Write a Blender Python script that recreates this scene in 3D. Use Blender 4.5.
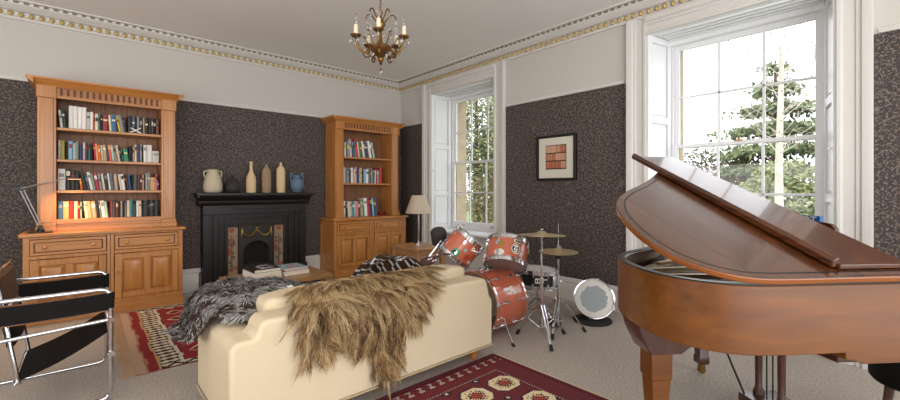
import bpy, bmesh, math, random
from math import sin, cos, pi, radians
from mathutils import Vector, Matrix, noise
random.seed(7)
S = bpy.context.scene
for o in list(bpy.data.objects): bpy.data.objects.remove(o)
COL = S.collection

# ---------------------------------------------------------------- camera
cam_d = bpy.data.cameras.new('camera'); cam = bpy.data.objects.new('camera', cam_d); COL.objects.link(cam)
cam.location = (-4.245, -6.077, 1.30); cam.rotation_euler = (radians(90), 0, radians(-41.8))
cam_d.sensor_width = 36; cam_d.lens = 407/900*36; cam_d.shift_y = -10/900; cam_d.clip_start = .02
S.camera = cam
# ---------------------------------------------------------------- sky, daylight, fill lamps, exposure
W = bpy.data.worlds.new('overcast'); S.world = W; W.use_nodes = True
bg = W.node_tree.nodes['Background']; bg.inputs['Color'].default_value = (.93, .96, 1, 1); bg.inputs['Strength'].default_value = 3.0
def area(name, loc, rot, sx, sy, power, col):
    l = bpy.data.lights.new(name, 'AREA'); l.shape = 'RECTANGLE'; l.size = sx; l.size_y = sy; l.energy = power; l.color = col
    o = bpy.data.objects.new(name, l); COL.objects.link(o); o.location = loc; o.rotation_euler = rot; return o
# sky portals at the windows and open rear, then two added fill lamps
area('rear_portal', (-3.7, -8.9, 1.6), (radians(90), 0, 0), 7.2, 3.1, 1, (1, 1, 1)).data.cycles.is_portal = True
for nm, y in (('near_window_portal', -5.02), ('far_window_portal', -1.58)):
    area(nm, (0.80, y, 1.75), (0, radians(90), 0), 2.2, 1.15, 1, (1, 1, 1)).data.cycles.is_portal = True
area('rear_fill', (-4.2, -8.6, 1.9), (radians(125), 0, 0), 5.0, 2.2, 110, (1, .97, .93))  # added fill lamp behind the camera, tilted up to brighten the ceiling
area('left_fill', (-7.2, -4.6, 1.7), (0, radians(-128), 0), 2.2, 5.5, 190, (1, .97, .94))  # added fill lamp before the windowless left wall, also tilted up
S.view_settings.view_transform = 'Standard'; S.view_settings.look = 'None'
S.view_settings.exposure = 0.08; S.view_settings.gamma = 1; S.view_settings.use_curve_mapping = False

# ---------------------------------------------------------------- materials
def lin(c):
    return tuple(((v/255)/12.92 if v/255 <= .04045 else (((v/255)+.055)/1.055)**2.4) for v in c)+(1,)
class N:
    def __init__(s, name):
        s.m = bpy.data.materials.new(name); s.m.use_nodes = True; s.t = s.m.node_tree
        s.b = s.t.nodes['Principled BSDF']
    def n(s, typ, **kw):
        nd = s.t.nodes.new(typ)
        for k, v in kw.items():
            if k in nd.inputs: nd.inputs[k].default_value = v
            else: setattr(nd, k, v)
        return nd
    def l(s, a, b): s.t.links.new(a, b)
    def math(s, op, a, b=None, clamp=False):
        nd = s.t.nodes.new('ShaderNodeMath'); nd.operation = op; nd.use_clamp = clamp
        for i, v in enumerate((a, b)):
            if v is None: continue
            if isinstance(v, (int, float)): nd.inputs[i].default_value = v
            else: s.l(v, nd.inputs[i])
        return nd.outputs[0]
    def mix(s, f, a, b):
        nd = s.t.nodes.new('ShaderNodeMix'); nd.data_type = 'RGBA'
        for i, v in ((0, f), (6, a), (7, b)):
            if isinstance(v, (int, float, tuple)): nd.inputs[i].default_value = v
            else: s.l(v, nd.inputs[i])
        return nd.outputs[2]
    def bump(s, h, strength, dist=.01):
        nd = s.n('ShaderNodeBump'); nd.inputs['Strength'].default_value = strength; nd.inputs['Distance'].default_value = dist
        s.l(h, nd.inputs['Height']); s.l(nd.outputs[0], s.b.inputs['Normal'])
def plain(name, c, rough=.5, metal=0, var=.08, scale=12, coat=0, bump=0, spec=.5):
    k = N(name); b = k.b
    tc = k.n('ShaderNodeTexCoord'); nz = k.n('ShaderNodeTexNoise', Scale=scale, Detail=4.)
    k.l(tc.outputs['Object'], nz.inputs['Vector'])
    c1 = lin(c); lo = tuple(v*(1-var) for v in c1[:3])+(1,); hi = tuple(min(1, v*(1+var)) for v in c1[:3])+(1,)
    k.l(k.mix(nz.outputs['Fac'], lo, hi), b.inputs['Base Color'])
    b.inputs['Roughness'].default_value = rough; b.inputs['Metallic'].default_value = metal
    b.inputs['Coat Weight'].default_value = coat; b.inputs['Coat Roughness'].default_value = .08
    b.inputs['Specular IOR Level'].default_value = spec
    if bump: k.bump(nz.outputs['Fac'], bump)
    return k.m
def wood(name, c1, c2, axis, rough=.4, coat=0, freq=22, stretch=.06, coatr=.1):
    k = N(name); b = k.b
    tc = k.n('ShaderNodeTexCoord'); mp = k.n('ShaderNodeMapping'); sc = [1, 1, 1]; sc['xyz'.index(axis)] = stretch
    mp.inputs['Scale'].default_value = sc; k.l(tc.outputs['Object'], mp.inputs['Vector'])
    nz = k.n('ShaderNodeTexNoise', Scale=float(freq), Detail=6., Roughness=.6, Distortion=.6); k.l(mp.outputs[0], nz.inputs['Vector'])
    n2 = k.n('ShaderNodeTexNoise', Scale=float(freq*.25), Detail=2.); k.l(mp.outputs[0], n2.inputs['Vector'])
    f = k.math('MULTIPLY_ADD', nz.outputs['Fac'], 1.9); f.node.inputs[2].default_value = -.45; f.node.use_clamp = True
    col = k.mix(f, lin(c1), lin(c2))
    col = k.mix(k.math('MULTIPLY', n2.outputs['Fac'], .5), col, lin(c1))
    k.l(col, b.inputs['Base Color']); b.inputs['Roughness'].default_value = rough
    b.inputs['Coat Weight'].default_value = coat; b.inputs['Coat Roughness'].default_value = coatr
    k.bump(nz.outputs['Fac'], .06, .004)
    return k.m
def wallpaper(name, a, b_):
    k = N(name); tc = k.n('ShaderNodeTexCoord'); sp = k.n('ShaderNodeSeparateXYZ'); k.l(tc.outputs['Object'], sp.inputs[0])
    cb = k.n('ShaderNodeCombineXYZ'); k.l(sp.outputs[a], cb.inputs[0]); k.l(sp.outputs['Z'], cb.inputs[1])
    mask = None
    def leaf(scale, off, la, lb):
        mp = k.n('ShaderNodeMapping'); mp.inputs['Location'].default_value = off; mp.inputs['Scale'].default_value = (scale, scale, 1)
        k.l(cb.outputs[0], mp.inputs[0])
        v = k.n('ShaderNodeTexVoronoi', voronoi_dimensions='2D', Scale=1.0, Randomness=.85); k.l(mp.outputs[0], v.inputs['Vector'])
        sub = k.n('ShaderNodeVectorMath', operation='SUBTRACT'); k.l(mp.outputs[0], sub.inputs[0]); k.l(v.outputs['Position'], sub.inputs[1])
        rt = k.n('ShaderNodeVectorRotate', rotation_type='Z_AXIS'); k.l(sub.outputs[0], rt.inputs['Vector'])
        sc = k.n('ShaderNodeSeparateColor'); k.l(v.outputs['Color'], sc.inputs[0])
        k.l(k.math('MULTIPLY', sc.outputs[0], 6.28), rt.inputs['Angle'])
        m2 = k.n('ShaderNodeMapping'); m2.inputs['Scale'].default_value = (1/la, 1/lb, 0); k.l(rt.outputs[0], m2.inputs[0])
        ln = k.n('ShaderNodeVectorMath', operation='LENGTH'); k.l(m2.outputs[0], ln.inputs[0])
        return k.math('MULTIPLY', k.math('SUBTRACT', 1.15, ln.outputs['Value']), 6., True)
    f1 = leaf(24, (0, 0, 0), .27, .085); f2 = leaf(30, (3.3, 1.7, 0), .25, .085); f3 = leaf(44, (7.1, 2.9, 0), .24, .12)
    nz = k.n('ShaderNodeTexNoise', Scale=4.2, Detail=1., Distortion=.8); k.l(cb.outputs[0], nz.inputs['Vector'])
    st = k.math('ABSOLUTE', k.math('SUBTRACT', k.math('FRACT', k.math('MULTIPLY', nz.outputs['Fac'], 9.)), .5))
    st = k.math('MULTIPLY', k.math('SUBTRACT', .045, st), 26., True)
    f = k.math('MAXIMUM', k.math('MAXIMUM', f1, f2), k.math('MAXIMUM', k.math('MULTIPLY', f3, .6), k.math('MULTIPLY', st, .8)))
    n2 = k.n('ShaderNodeTexNoise', Scale=60., Detail=2.); k.l(cb.outputs[0], n2.inputs['Vector'])
    f = k.math('MULTIPLY', f, k.math('MULTIPLY_ADD', n2.outputs['Fac'], .7, ), True); 
    k.l(k.mix(f, lin((66, 58, 56)), lin((124, 112, 103))), k.b.inputs['Base Color'])
    k.b.inputs['Roughness'].default_value = .75; k.b.inputs['Specular IOR Level'].default_value = .3
    return k.m
def carpet_mat():
    k = N('carpet_pile'); tc = k.n('ShaderNodeTexCoord')
    n1 = k.n('ShaderNodeTexNoise', Scale=75., Detail=4., Roughness=.75); n2 = k.n('ShaderNodeTexNoise', Scale=3., Detail=3.)
    k.l(tc.outputs['Object'], n1.inputs['Vector']); k.l(tc.outputs['Object'], n2.inputs['Vector'])
    f = k.math('MULTIPLY_ADD', n1.outputs['Fac'], 2.2); f.node.inputs[2].default_value = -.6; f.node.use_clamp = True
    c = k.mix(f, lin((132, 121, 112)), lin((214, 203, 192))); c = k.mix(k.math('MULTIPLY', n2.outputs['Fac'], .3), c, lin((158, 148, 139)))
    k.l(c, k.b.inputs['Base Color']); k.b.inputs['Roughness'].default_value = 1; k.b.inputs['Specular IOR Level'].default_value = .1
    k.bump(n1.outputs['Fac'], .5, .008); return k.m
def glass_pane():
    k = N('window_glass'); t = k.n('ShaderNodeBsdfTransparent'); g = k.n('ShaderNodeBsdfGlossy', Roughness=.02); fr = k.n('ShaderNodeFresnel', IOR=1.45)
    mx = k.n('ShaderNodeMixShader'); ge = k.n('ShaderNodeNewGeometry'); k.l(k.math('MULTIPLY', fr.outputs[0], k.math('SUBTRACT', 1., ge.outputs['Backfacing'])), mx.inputs[0]); k.l(t.outputs[0], mx.inputs[1]); k.l(g.outputs[0], mx.inputs[2])
    k.l(mx.outputs[0], k.t.nodes['Material Output'].inputs['Surface']); return k.m
def crystal():
    k = N('clear_crystal'); k.b.inputs['Transmission Weight'].default_value = 1; k.b.inputs['Roughness'].default_value = .02; k.b.inputs['IOR'].default_value = 1.5
    k.b.inputs['Base Color'].default_value = (.97, .98, 1, 1); return k.m
def emit(name, c, s):
    k = N(name); k.b.inputs['Emission Color'].default_value = lin(c); k.b.inputs['Emission Strength'].default_value = s; k.b.inputs['Base Color'].default_value = lin(c); return k.m
def sparkle(name, c):
    k = N(name); tc = k.n('ShaderNodeTexCoord'); v = k.n('ShaderNodeTexVoronoi', Scale=260.); k.l(tc.outputs['Object'], v.inputs['Vector'])
    f = k.math('MULTIPLY', v.outputs['Color'], .6); a = lin(c)
    k.l(k.mix(f, tuple(q*.75 for q in a[:3])+(1,), tuple(min(1, q*1.25) for q in a[:3])+(1,)), k.b.inputs['Base Color'])
    k.b.inputs['Roughness'].default_value = .3; k.b.inputs['Coat Weight'].default_value = .8; k.b.inputs['Coat Roughness'].default_value = .06; return k.m
M = {}
M['paint'] = plain('warm_white_wall_paint', (194, 189, 183), .8, var=.02, scale=1.5, spec=.2)
M['ceil'] = plain('ceiling_paint', (230, 226, 222), .9, var=.02, scale=1.2, spec=.1)
M['trim'] = plain('white_satin_trim_paint', (208, 204, 199), .4, var=.02, scale=2)
M['sash'] = plain('white_window_paint', (228, 229, 231), .35, var=.015, scale=2)
M['gold'] = plain('gilded_plaster', (184, 158, 96), .45, .3, .1)
M['dentil'] = plain('grey_gilded_dentil', (132, 120, 96), .6, .1, .1)
M['wpx'] = wallpaper('leaf_wallpaper_fireplace', 'X', 0); M['wpy'] = wallpaper('leaf_wallpaper_windows', 'Y', 0)
M['carpet'] = carpet_mat(); M['glass'] = glass_pane(); M['crystal'] = crystal()
M['stone'] = plain('sandstone', (176, 160, 136), .9, var=.25, scale=9, bump=.3)
M['pineV'] = wood('honey_pine_upright', (156, 96, 42), (206, 144, 76), 'z', .38, .25)
M['pineH'] = wood('honey_pine_lengthwise', (156, 96, 42), (206, 144, 76), 'x', .38, .25)
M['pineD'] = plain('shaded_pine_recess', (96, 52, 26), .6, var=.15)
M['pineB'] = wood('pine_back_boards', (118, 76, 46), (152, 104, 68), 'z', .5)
M['tableW'] = wood('oiled_oak', (142, 104, 66), (180, 138, 94), 'x', .4, .1)
M['pineT'] = wood('side_table_pine', (160, 112, 72), (198, 152, 106), 'x', .4, .1)
M['blackw'] = plain('black_painted_wood', (22, 18, 17), .38, var=.15, spec=.45)
M['iron'] = plain('cast_iron', (44, 40, 37), .5, .3, .2, 30)
M['soot'] = plain('sooty_firebrick', (16, 14, 13), .95, var=.4, scale=20, bump=.3)
M['brass'] = plain('aged_brass', (150, 118, 66), .32, .9, .15, 20)
M['bronze'] = plain('antique_bronze', (128, 92, 52), .35, .85, .2, 25)
M['chrome'] = plain('polished_chrome', (214, 216, 220), .1, 1, .02)
M['steel'] = plain('brushed_steel', (178, 178, 180), .28, 1, .04)
M['blackm'] = plain('black_metal', (22, 22, 24), .35, .3, .1)
M['rubber'] = plain('black_rubber', (20, 20, 20), .75)
M['leather'] = plain('black_saddle_leather', (17, 15, 14), .7, var=.15, scale=30, bump=.05, spec=.15)
M['leatherE'] = plain('raw_leather_edge', (112, 74, 46), .6)
M['cream'] = plain('cream_loose_cover_cotton', (206, 190, 161), .9, var=.05, scale=5, bump=.12, spec=.15)
M['creamp'] = plain('cream_piping', (184, 164, 130), .9)
M['mahR'] = wood('mahogany_rim_veneer', (80, 40, 3), (128, 74, 10), 'x', .36, .12, 14, .12, .15)
M['mahL'] = wood('mahogany_lid_veneer', (38, 16, 5), (112, 60, 24), 'y', .24, .5, 34, .02, .06)
M['mahE'] = wood('mahogany_lid_edge', (118, 62, 16), (150, 84, 26), 'x', .35, .15, 14, .12, .12)
M['mahD'] = wood('dark_mahogany', (50, 22, 14), (84, 40, 24), 'z', .28, .6, 20, .1, .12)
M['goldp'] = plain('bronzed_iron_frame', (176, 146, 100), .4, .5, .1)
M['sboard'] = wood('spruce_soundboard', (150, 116, 74), (182, 146, 98), 'x', .5)
M['felt'] = plain('dark_red_felt', (92, 30, 34), .95)
M['ivory'] = plain('ivory_keys', (226, 220, 204), .25); M['ebony'] = plain('ebony_keys', (16, 15, 15), .3)
M['orange'] = sparkle('orange_sparkle_wrap', (200, 104, 74)); M['blackwrap'] = plain('black_drum_wrap', (20, 20, 22), .25, coat=.6)
M['headw'] = plain('coated_white_drumhead', (222, 220, 214), .6); M['headworn'] = plain('worn_grey_drumhead_centre', (158, 164, 168), .7, var=.12, scale=25)
M['headd'] = plain('translucent_smoky_drumhead', (138, 118, 112), .45, var=.06); M['headk'] = plain('black_drumhead', (20, 20, 21), .4)
M['cymbal'] = plain('bronze_cymbal', (214, 196, 156), .38, .75, .08, 40)
M['white'] = plain('white_card', (232, 230, 226), .6, var=.02); M['black'] = plain('black_ink', (18, 18, 19), .5); M['green'] = plain('green_sticker', (46, 160, 98), .5)
M['skyblue'] = plain('pale_blue_sticker', (142, 172, 182), .5); M['olive'] = plain('olive_sticker', (140, 130, 40), .5); M['redst'] = plain('red_sticker', (188, 48, 36), .5); M['rust'] = plain('rust_red_sticker', (170, 66, 44), .5); M['yel'] = plain('yellow_sticker', (226, 196, 70), .5)
M['shade'] = plain('beige_linen_shade', (196, 180, 158), .9, var=.05, scale=40); M['candle'] = plain('ivory_candle_sleeve', (232, 220, 190), .6)
M['lawn'] = plain('lawn_grass', (104, 124, 72), .95, var=.3, scale=6); M['bark'] = plain('brown_bark', (96, 80, 66), .95, var=.3, scale=20); M['birch'] = plain('white_birch_bark', (206, 196, 184), .9, var=.25, scale=14)
for nm, c in (('leaf_dark', (92, 104, 78)), ('leaf_mid', (112, 124, 90)), ('leaf_pale', (138, 146, 108)), ('leaf_russet', (142, 114, 92)), ('leaf_yellow', (152, 150, 104))): M[nm] = plain(nm, c, .85, var=.3, scale=3, spec=.2)

# ---------------------------------------------------------------- mesh helper
class B:
    def __init__(s, mats): s.v = []; s.f = []; s.i = []; s.mats = [M[m] if isinstance(m, str) else m for m in (mats if isinstance(mats, (list, tuple)) else [mats])]; s.X = Matrix()
    def add(s, vs, fs, mi=0):
        n = len(s.v); s.v += [tuple(s.X @ Vector(v)) for v in vs]; s.f += [tuple(n+q for q in f) for f in fs]; s.i += [mi]*len(fs); return s
    def box(s, x0, x1, y0, y1, z0, z1, mi=0):
        return s.add([(x, y, z) for z in (z0, z1) for y in (y0, y1) for x in (x0, x1)], [(0, 2, 3, 1), (4, 5, 7, 6), (0, 1, 5, 4), (2, 6, 7, 3), (0, 4, 6, 2), (1, 3, 7, 5)], mi)
    def prism(s, poly, z0, z1, mi=0, mi_side=None):
        n = len(poly); a = sum(poly[i][0]*poly[(i+1) % n][1]-poly[(i+1) % n][0]*poly[i][1] for i in range(n))
        if a < 0: poly = poly[::-1]
        zf0 = z0 if callable(z0) else (lambda x, y: z0); zf1 = z1 if callable(z1) else (lambda x, y: z1)
        vs = [(x, y, zf0(x, y)) for x, y in poly]+[(x, y, zf1(x, y)) for x, y in poly]
        s.add(vs, [tuple(range(n))[::-1], tuple(range(n, 2*n))], mi)
        k = len(s.v)-2*n; s.f += [(k+i, k+(i+1) % n, k+n+(i+1) % n, k+n+i) for i in range(n)]; s.i += [mi if mi_side is None else mi_side]*n; return s
    def extr(s, poly, axis, a0, a1, mi=0):   # poly in the plane of the two other axes, swept along axis
        X = s.X
        R = {'x': Matrix(((0, 0, 1, 0), (1, 0, 0, 0), (0, 1, 0, 0), (0, 0, 0, 1))), 'y': Matrix(((1, 0, 0, 0), (0, 0, -1, 0), (0, 1, 0, 0), (0, 0, 0, 1))), 'z': Matrix()}[axis]
        s.X = X @ R
        if axis == 'y': s.prism(poly, -a1, -a0, mi)
        else: s.prism(poly, a0, a1, mi)
        s.X = X; return s
    def cyl(s, p0, p1, r0, r1=None, n=16, mi=0, caps=True):
        r1 = r0 if r1 is None else r1; p0, p1 = Vector(p0), Vector(p1); d = (p1-p0).normalized()
        a = d.orthogonal().normalized(); b = d.cross(a)
        vs = [tuple(p+(a*cos(2*pi*i/n)+b*sin(2*pi*i/n))*r) for p, r in ((p0, r0), (p1, r1)) for i in range(n)]
        fs = [(i, (i+1) % n, n+(i+1) % n, n+i) for i in range(n)]
        if caps: fs += [tuple(range(n))[::-1], tuple(range(n, 2*n))]
        return s.add(vs, fs, mi)
    def tube(s, pts, r, n=8, mi=0, closed=False, caps=True):
        pts = [Vector(p) for p in pts]; L = len(pts); vs = []; ref = None
        for i, p in enumerate(pts):
            if closed: d = pts[(i+1) % L]-pts[i-1]
            else: d = pts[min(i+1, L-1)]-pts[max(i-1, 0)]
            d.normalize()
            if ref is None: ref = d.orthogonal()
            ref = (ref-d*ref.dot(d)).normalized(); b = d.cross(ref); rr = r[i] if isinstance(r, (list, tuple)) else r
            vs += [tuple(p+(ref*cos(2*pi*k/n)+b*sin(2*pi*k/n))*rr) for k in range(n)]
        fs = [(i*n+k, i*n+(k+1) % n, ((i+1) % L)*n+(k+1) % n, ((i+1) % L)*n+k) for i in range(L if closed else L-1) for k in range(n)]
        if caps and not closed: fs += [tuple(range(n))[::-1], tuple(range((L-1)*n, L*n))]
        return s.add(vs, fs, mi)
    def lathe(s, prof, c=(0, 0, 0), n=24, mi=0, sx=1):
        vs = [(c[0]+r*cos(2*pi*k/n)*sx, c[1]+r*sin(2*pi*k/n), c[2]+z) for r, z in prof for k in range(n)]
        L = len(prof); fs = [(i*n+k, i*n+(k+1) % n, (i+1)*n+(k+1) % n, (i+1)*n+k) for i in range(L-1) for k in range(n)]
        if prof[0][0] > 1e-5: fs.append(tuple(range(n))[::-1])
        if prof[-1][0] > 1e-5: fs.append(tuple(range((L-1)*n, L*n)))
        return s.add(vs, fs, mi)
    def ball(s, c, r, n=12, mi=0):
        rx = r if isinstance(r, (tuple, list)) else (r, r, r); m = n//2
        vs = [(c[0]+rx[0]*sin(pi*i/m)*cos(2*pi*k/n), c[1]+rx[1]*sin(pi*i/m)*sin(2*pi*k/n), c[2]-rx[2]*cos(pi*i/m)) for i in range(m+1) for k in range(n)]
        return s.add(vs, [(i*n+k, i*n+(k+1) % n, (i+1)*n+(k+1) % n, (i+1)*n+k) for i in range(m) for k in range(n)], mi)
    def build(s, name, parent=None, bevel=0, seg=2, smooth=35, sub=0, label=None):
        me = bpy.data.meshes.new(name); me.from_pydata(s.v, [], s.f)
        for m in s.mats: me.materials.append(m)
        me.polygons.foreach_set('material_index', s.i)
        bm = bmesh.new(); bm.from_mesh(me); bmesh.ops.remove_doubles(bm, verts=bm.verts, dist=1e-6)
        bmesh.ops.recalc_face_normals(bm, faces=bm.faces); bm.to_mesh(me); bm.free()
        me.update()
        me.polygons.foreach_set('use_smooth', [True]*len(me.polygons)); me.set_sharp_from_angle(angle=radians(smooth))
        o = bpy.data.objects.new(name, me); COL.objects.link(o); o.parent = parent
        if bevel:
            md = o.modifiers.new('bevel', 'BEVEL'); md.width = bevel; md.segments = seg; md.limit_method = 'ANGLE'; md.angle_limit = radians(40); md.harden_normals = False
        if sub: md = o.modifiers.new('sub', 'SUBSURF'); md.levels = sub; md.render_levels = sub
        if label: o['label'] = label
        return o
def thing(name, label, cat, loc=(0, 0, 0), rz=0, group=None):
    o = bpy.data.objects.new(name, None); COL.objects.link(o); o.location = loc; o.rotation_euler = (0, 0, rz); o.empty_display_size = .1
    o['label'] = label; o['category'] = cat
    if group: o['group'] = group
    return o
def tag(o, label, cat, group=None, kind=None):
    o['label'] = label; o['category'] = cat
    if group: o['group'] = group
    if kind: o['kind'] = kind
    return o
def struct(o, label=None, cat=None):
    o['kind'] = 'structure'
    if label: o['label'] = label
    if cat: o['category'] = cat
    return o
def clone(o, loc, rz=None, label=None):
    c = o.copy(); COL.objects.link(c); c.location = loc
    if rz is not None: c.rotation_euler = (0, 0, rz)
    if label: c['label'] = label
    def rec(a, b):
        for ch in list(a.children):
            d = ch.copy(); COL.objects.link(d); d.parent = b; rec(ch, d)
    rec(o, c); return c
def arc(cx, cy, r, a0, a1, n): return [(cx+r*cos(radians(a0+(a1-a0)*i/n)), cy+r*sin(radians(a0+(a1-a0)*i/n))) for i in range(n+1)]
def smoothpts(pts, n=6, closed=False):
    P = [Vector(p) for p in pts]; L = len(P); out = []
    rng = range(L) if closed else range(L-1)
    for i in rng:
        p0, p1, p2, p3 = (P[(i-1) % L], P[i], P[(i+1) % L], P[(i+2) % L]) if closed else (P[max(i-1, 0)], P[i], P[i+1], P[min(i+2, L-1)])
        for k in range(n):
            t = k/n; out.append(.5*((2*p1)+(p2-p0)*t+(2*p0-5*p1+4*p2-p3)*t*t+(3*p1-p0-3*p2+p3)*t**3))
    if not closed: out.append(P[-1])
    return [tuple(q) for q in out]

# ================================================================ ROOM
X0, Y0, HC, WP, WD = -7.4, -8.9, 3.2, 2.425, .46
struct(B('carpet').box(X0, WD, Y0, .35, -.1, 0).build('floor'), 'oatmeal grey speckled wall to wall carpet', 'floor')
struct(B('ceil').box(X0, WD, Y0, .35, HC, HC+.1).build('ceiling'), 'plain off white ceiling', 'ceiling')
struct(B(['wpx', 'paint']).box(X0, WD, 0, .35, 0, WP).box(X0, WD, 0, .35, WP, HC, 1).build('wall_back'), 'fireplace wall with dark leaf patterned wallpaper below pale paint', 'wall')
struct(B(['wpx', 'paint']).box(X0-.1, X0, Y0, .35, 0, WP).box(X0-.1, X0, Y0, .35, WP, HC, 1).build('wall_left'), 'left end wall of the room', 'wall')
WY = (-1.57, -5.03); HO, ZT, ZS = .72, 2.89, .62     # window centres, half opening, head and sill heights
b = B(['wpy', 'paint'])
ys = [0, WY[0]+HO, WY[0]-HO, WY[1]+HO, WY[1]-HO, Y0]
for y1, y0 in ((ys[0], ys[1]), (ys[2], ys[3]), (ys[4], ys[5])):
    b.box(0, WD, y0, y1, 0, WP); b.box(0, WD, y0, y1, WP, HC, 1)
for wy in WY: b.box(0, WD, wy-HO, wy+HO, ZT, HC, 1)
struct(b.build('wall_right'), 'window wall with dark leaf patterned wallpaper below pale paint', 'wall')
# skirting
def skirt(name, axis, a0, a1, top, side=0):
    p = [(0, 0), (-.03, 0), (-.03, top-.07), (-.024, top-.06), (-.03, top-.045), (-.018, top-.02), (-.012, top), (0, top)]
    bb = B('trim')
    if axis == 'x': bb.extr([(y, z) for y, z in p], 'x', a0, a1)
    else: bb.extr([(y, z) for y, z in p], 'y', a0, a1)
    return struct(bb.build(name, bevel=.003))
skirt('baseboard_back', 'x', -3.40, -3.14, .295); skirt('baseboard_back', 'x', -1.80, -1.52, .295); skirt('baseboard_back', 'x', X0, -4.72, .295)
skirt('baseboard_right', 'y', -4.10, -2.50, .27); skirt('baseboard_right', 'y', -.66, 0, .27); skirt('baseboard_right', 'y', Y0, -5.94, .27)
# picture rail
def rail(axis, a0, a1):
    p = [(0, WP), (-.016, WP), (-.022, WP+.012), (-.012, WP+.022), (-.018, WP+.034), (0, WP+.04)]
    return struct(B('trim').extr(p, axis, a0, a1).build('trim_1', bevel=.002), 'cream picture rail moulding above the wallpaper', 'moulding')
rail('x', X0, 0); rail('y', -4.10, -2.49); rail('y', -.66, 0); rail('y', Y0, -5.95)
# cornice with gilded beads and dentils
def cornice(axis, a0, a1):
    p = [(0, 3.045), (-.025, 3.045), (-.032, 3.062), (-.036, 3.066), (-.036, 3.118), (-.075, 3.124), (-.08, 3.13), (-.10, 3.136), (-.125, 3.148), (-.15, 3.165), (-.155, 3.188), (-.20, 3.188), (-.205, 3.2), (0, 3.2)]
    bb = B(['trim', 'gold', 'dentil']); bb.extr(p, axis, a0, a1)
    n = int((a1-a0)/.0755)
    for i in range(n):
        a = a1-.06-i*.0755
        c = (a, -.042, 3.092) if axis == 'x' else (-.042, a, 3.092)
        bb.ball(c, (.025, .024, .027) if axis == 'x' else (.024, .025, .027), 8, 1)
        for da in (-.02, .02):
            q = (a+.038+da*.35, -.037, 3.074) if axis == 'x' else (-.037, a+.038+da*.35, 3.074)
            bb.ball(q, .005, 6, 2)
    n = int((a1-a0)/.072)
    for i in range(n):
        a = a1-.16-i*.072
        if axis == 'x': bb.box(a-.018, a+.018, -.172, -.150, 3.170, 3.187, 2)
        else: bb.box(-.172, -.150, a-.018, a+.018, 3.170, 3.187, 2)
    return struct(bb.build('trim_2'), 'plaster cornice with gilded bead row', 'cornice')
cornice('x', X0, 0); cornice('y', Y0, 0)

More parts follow.
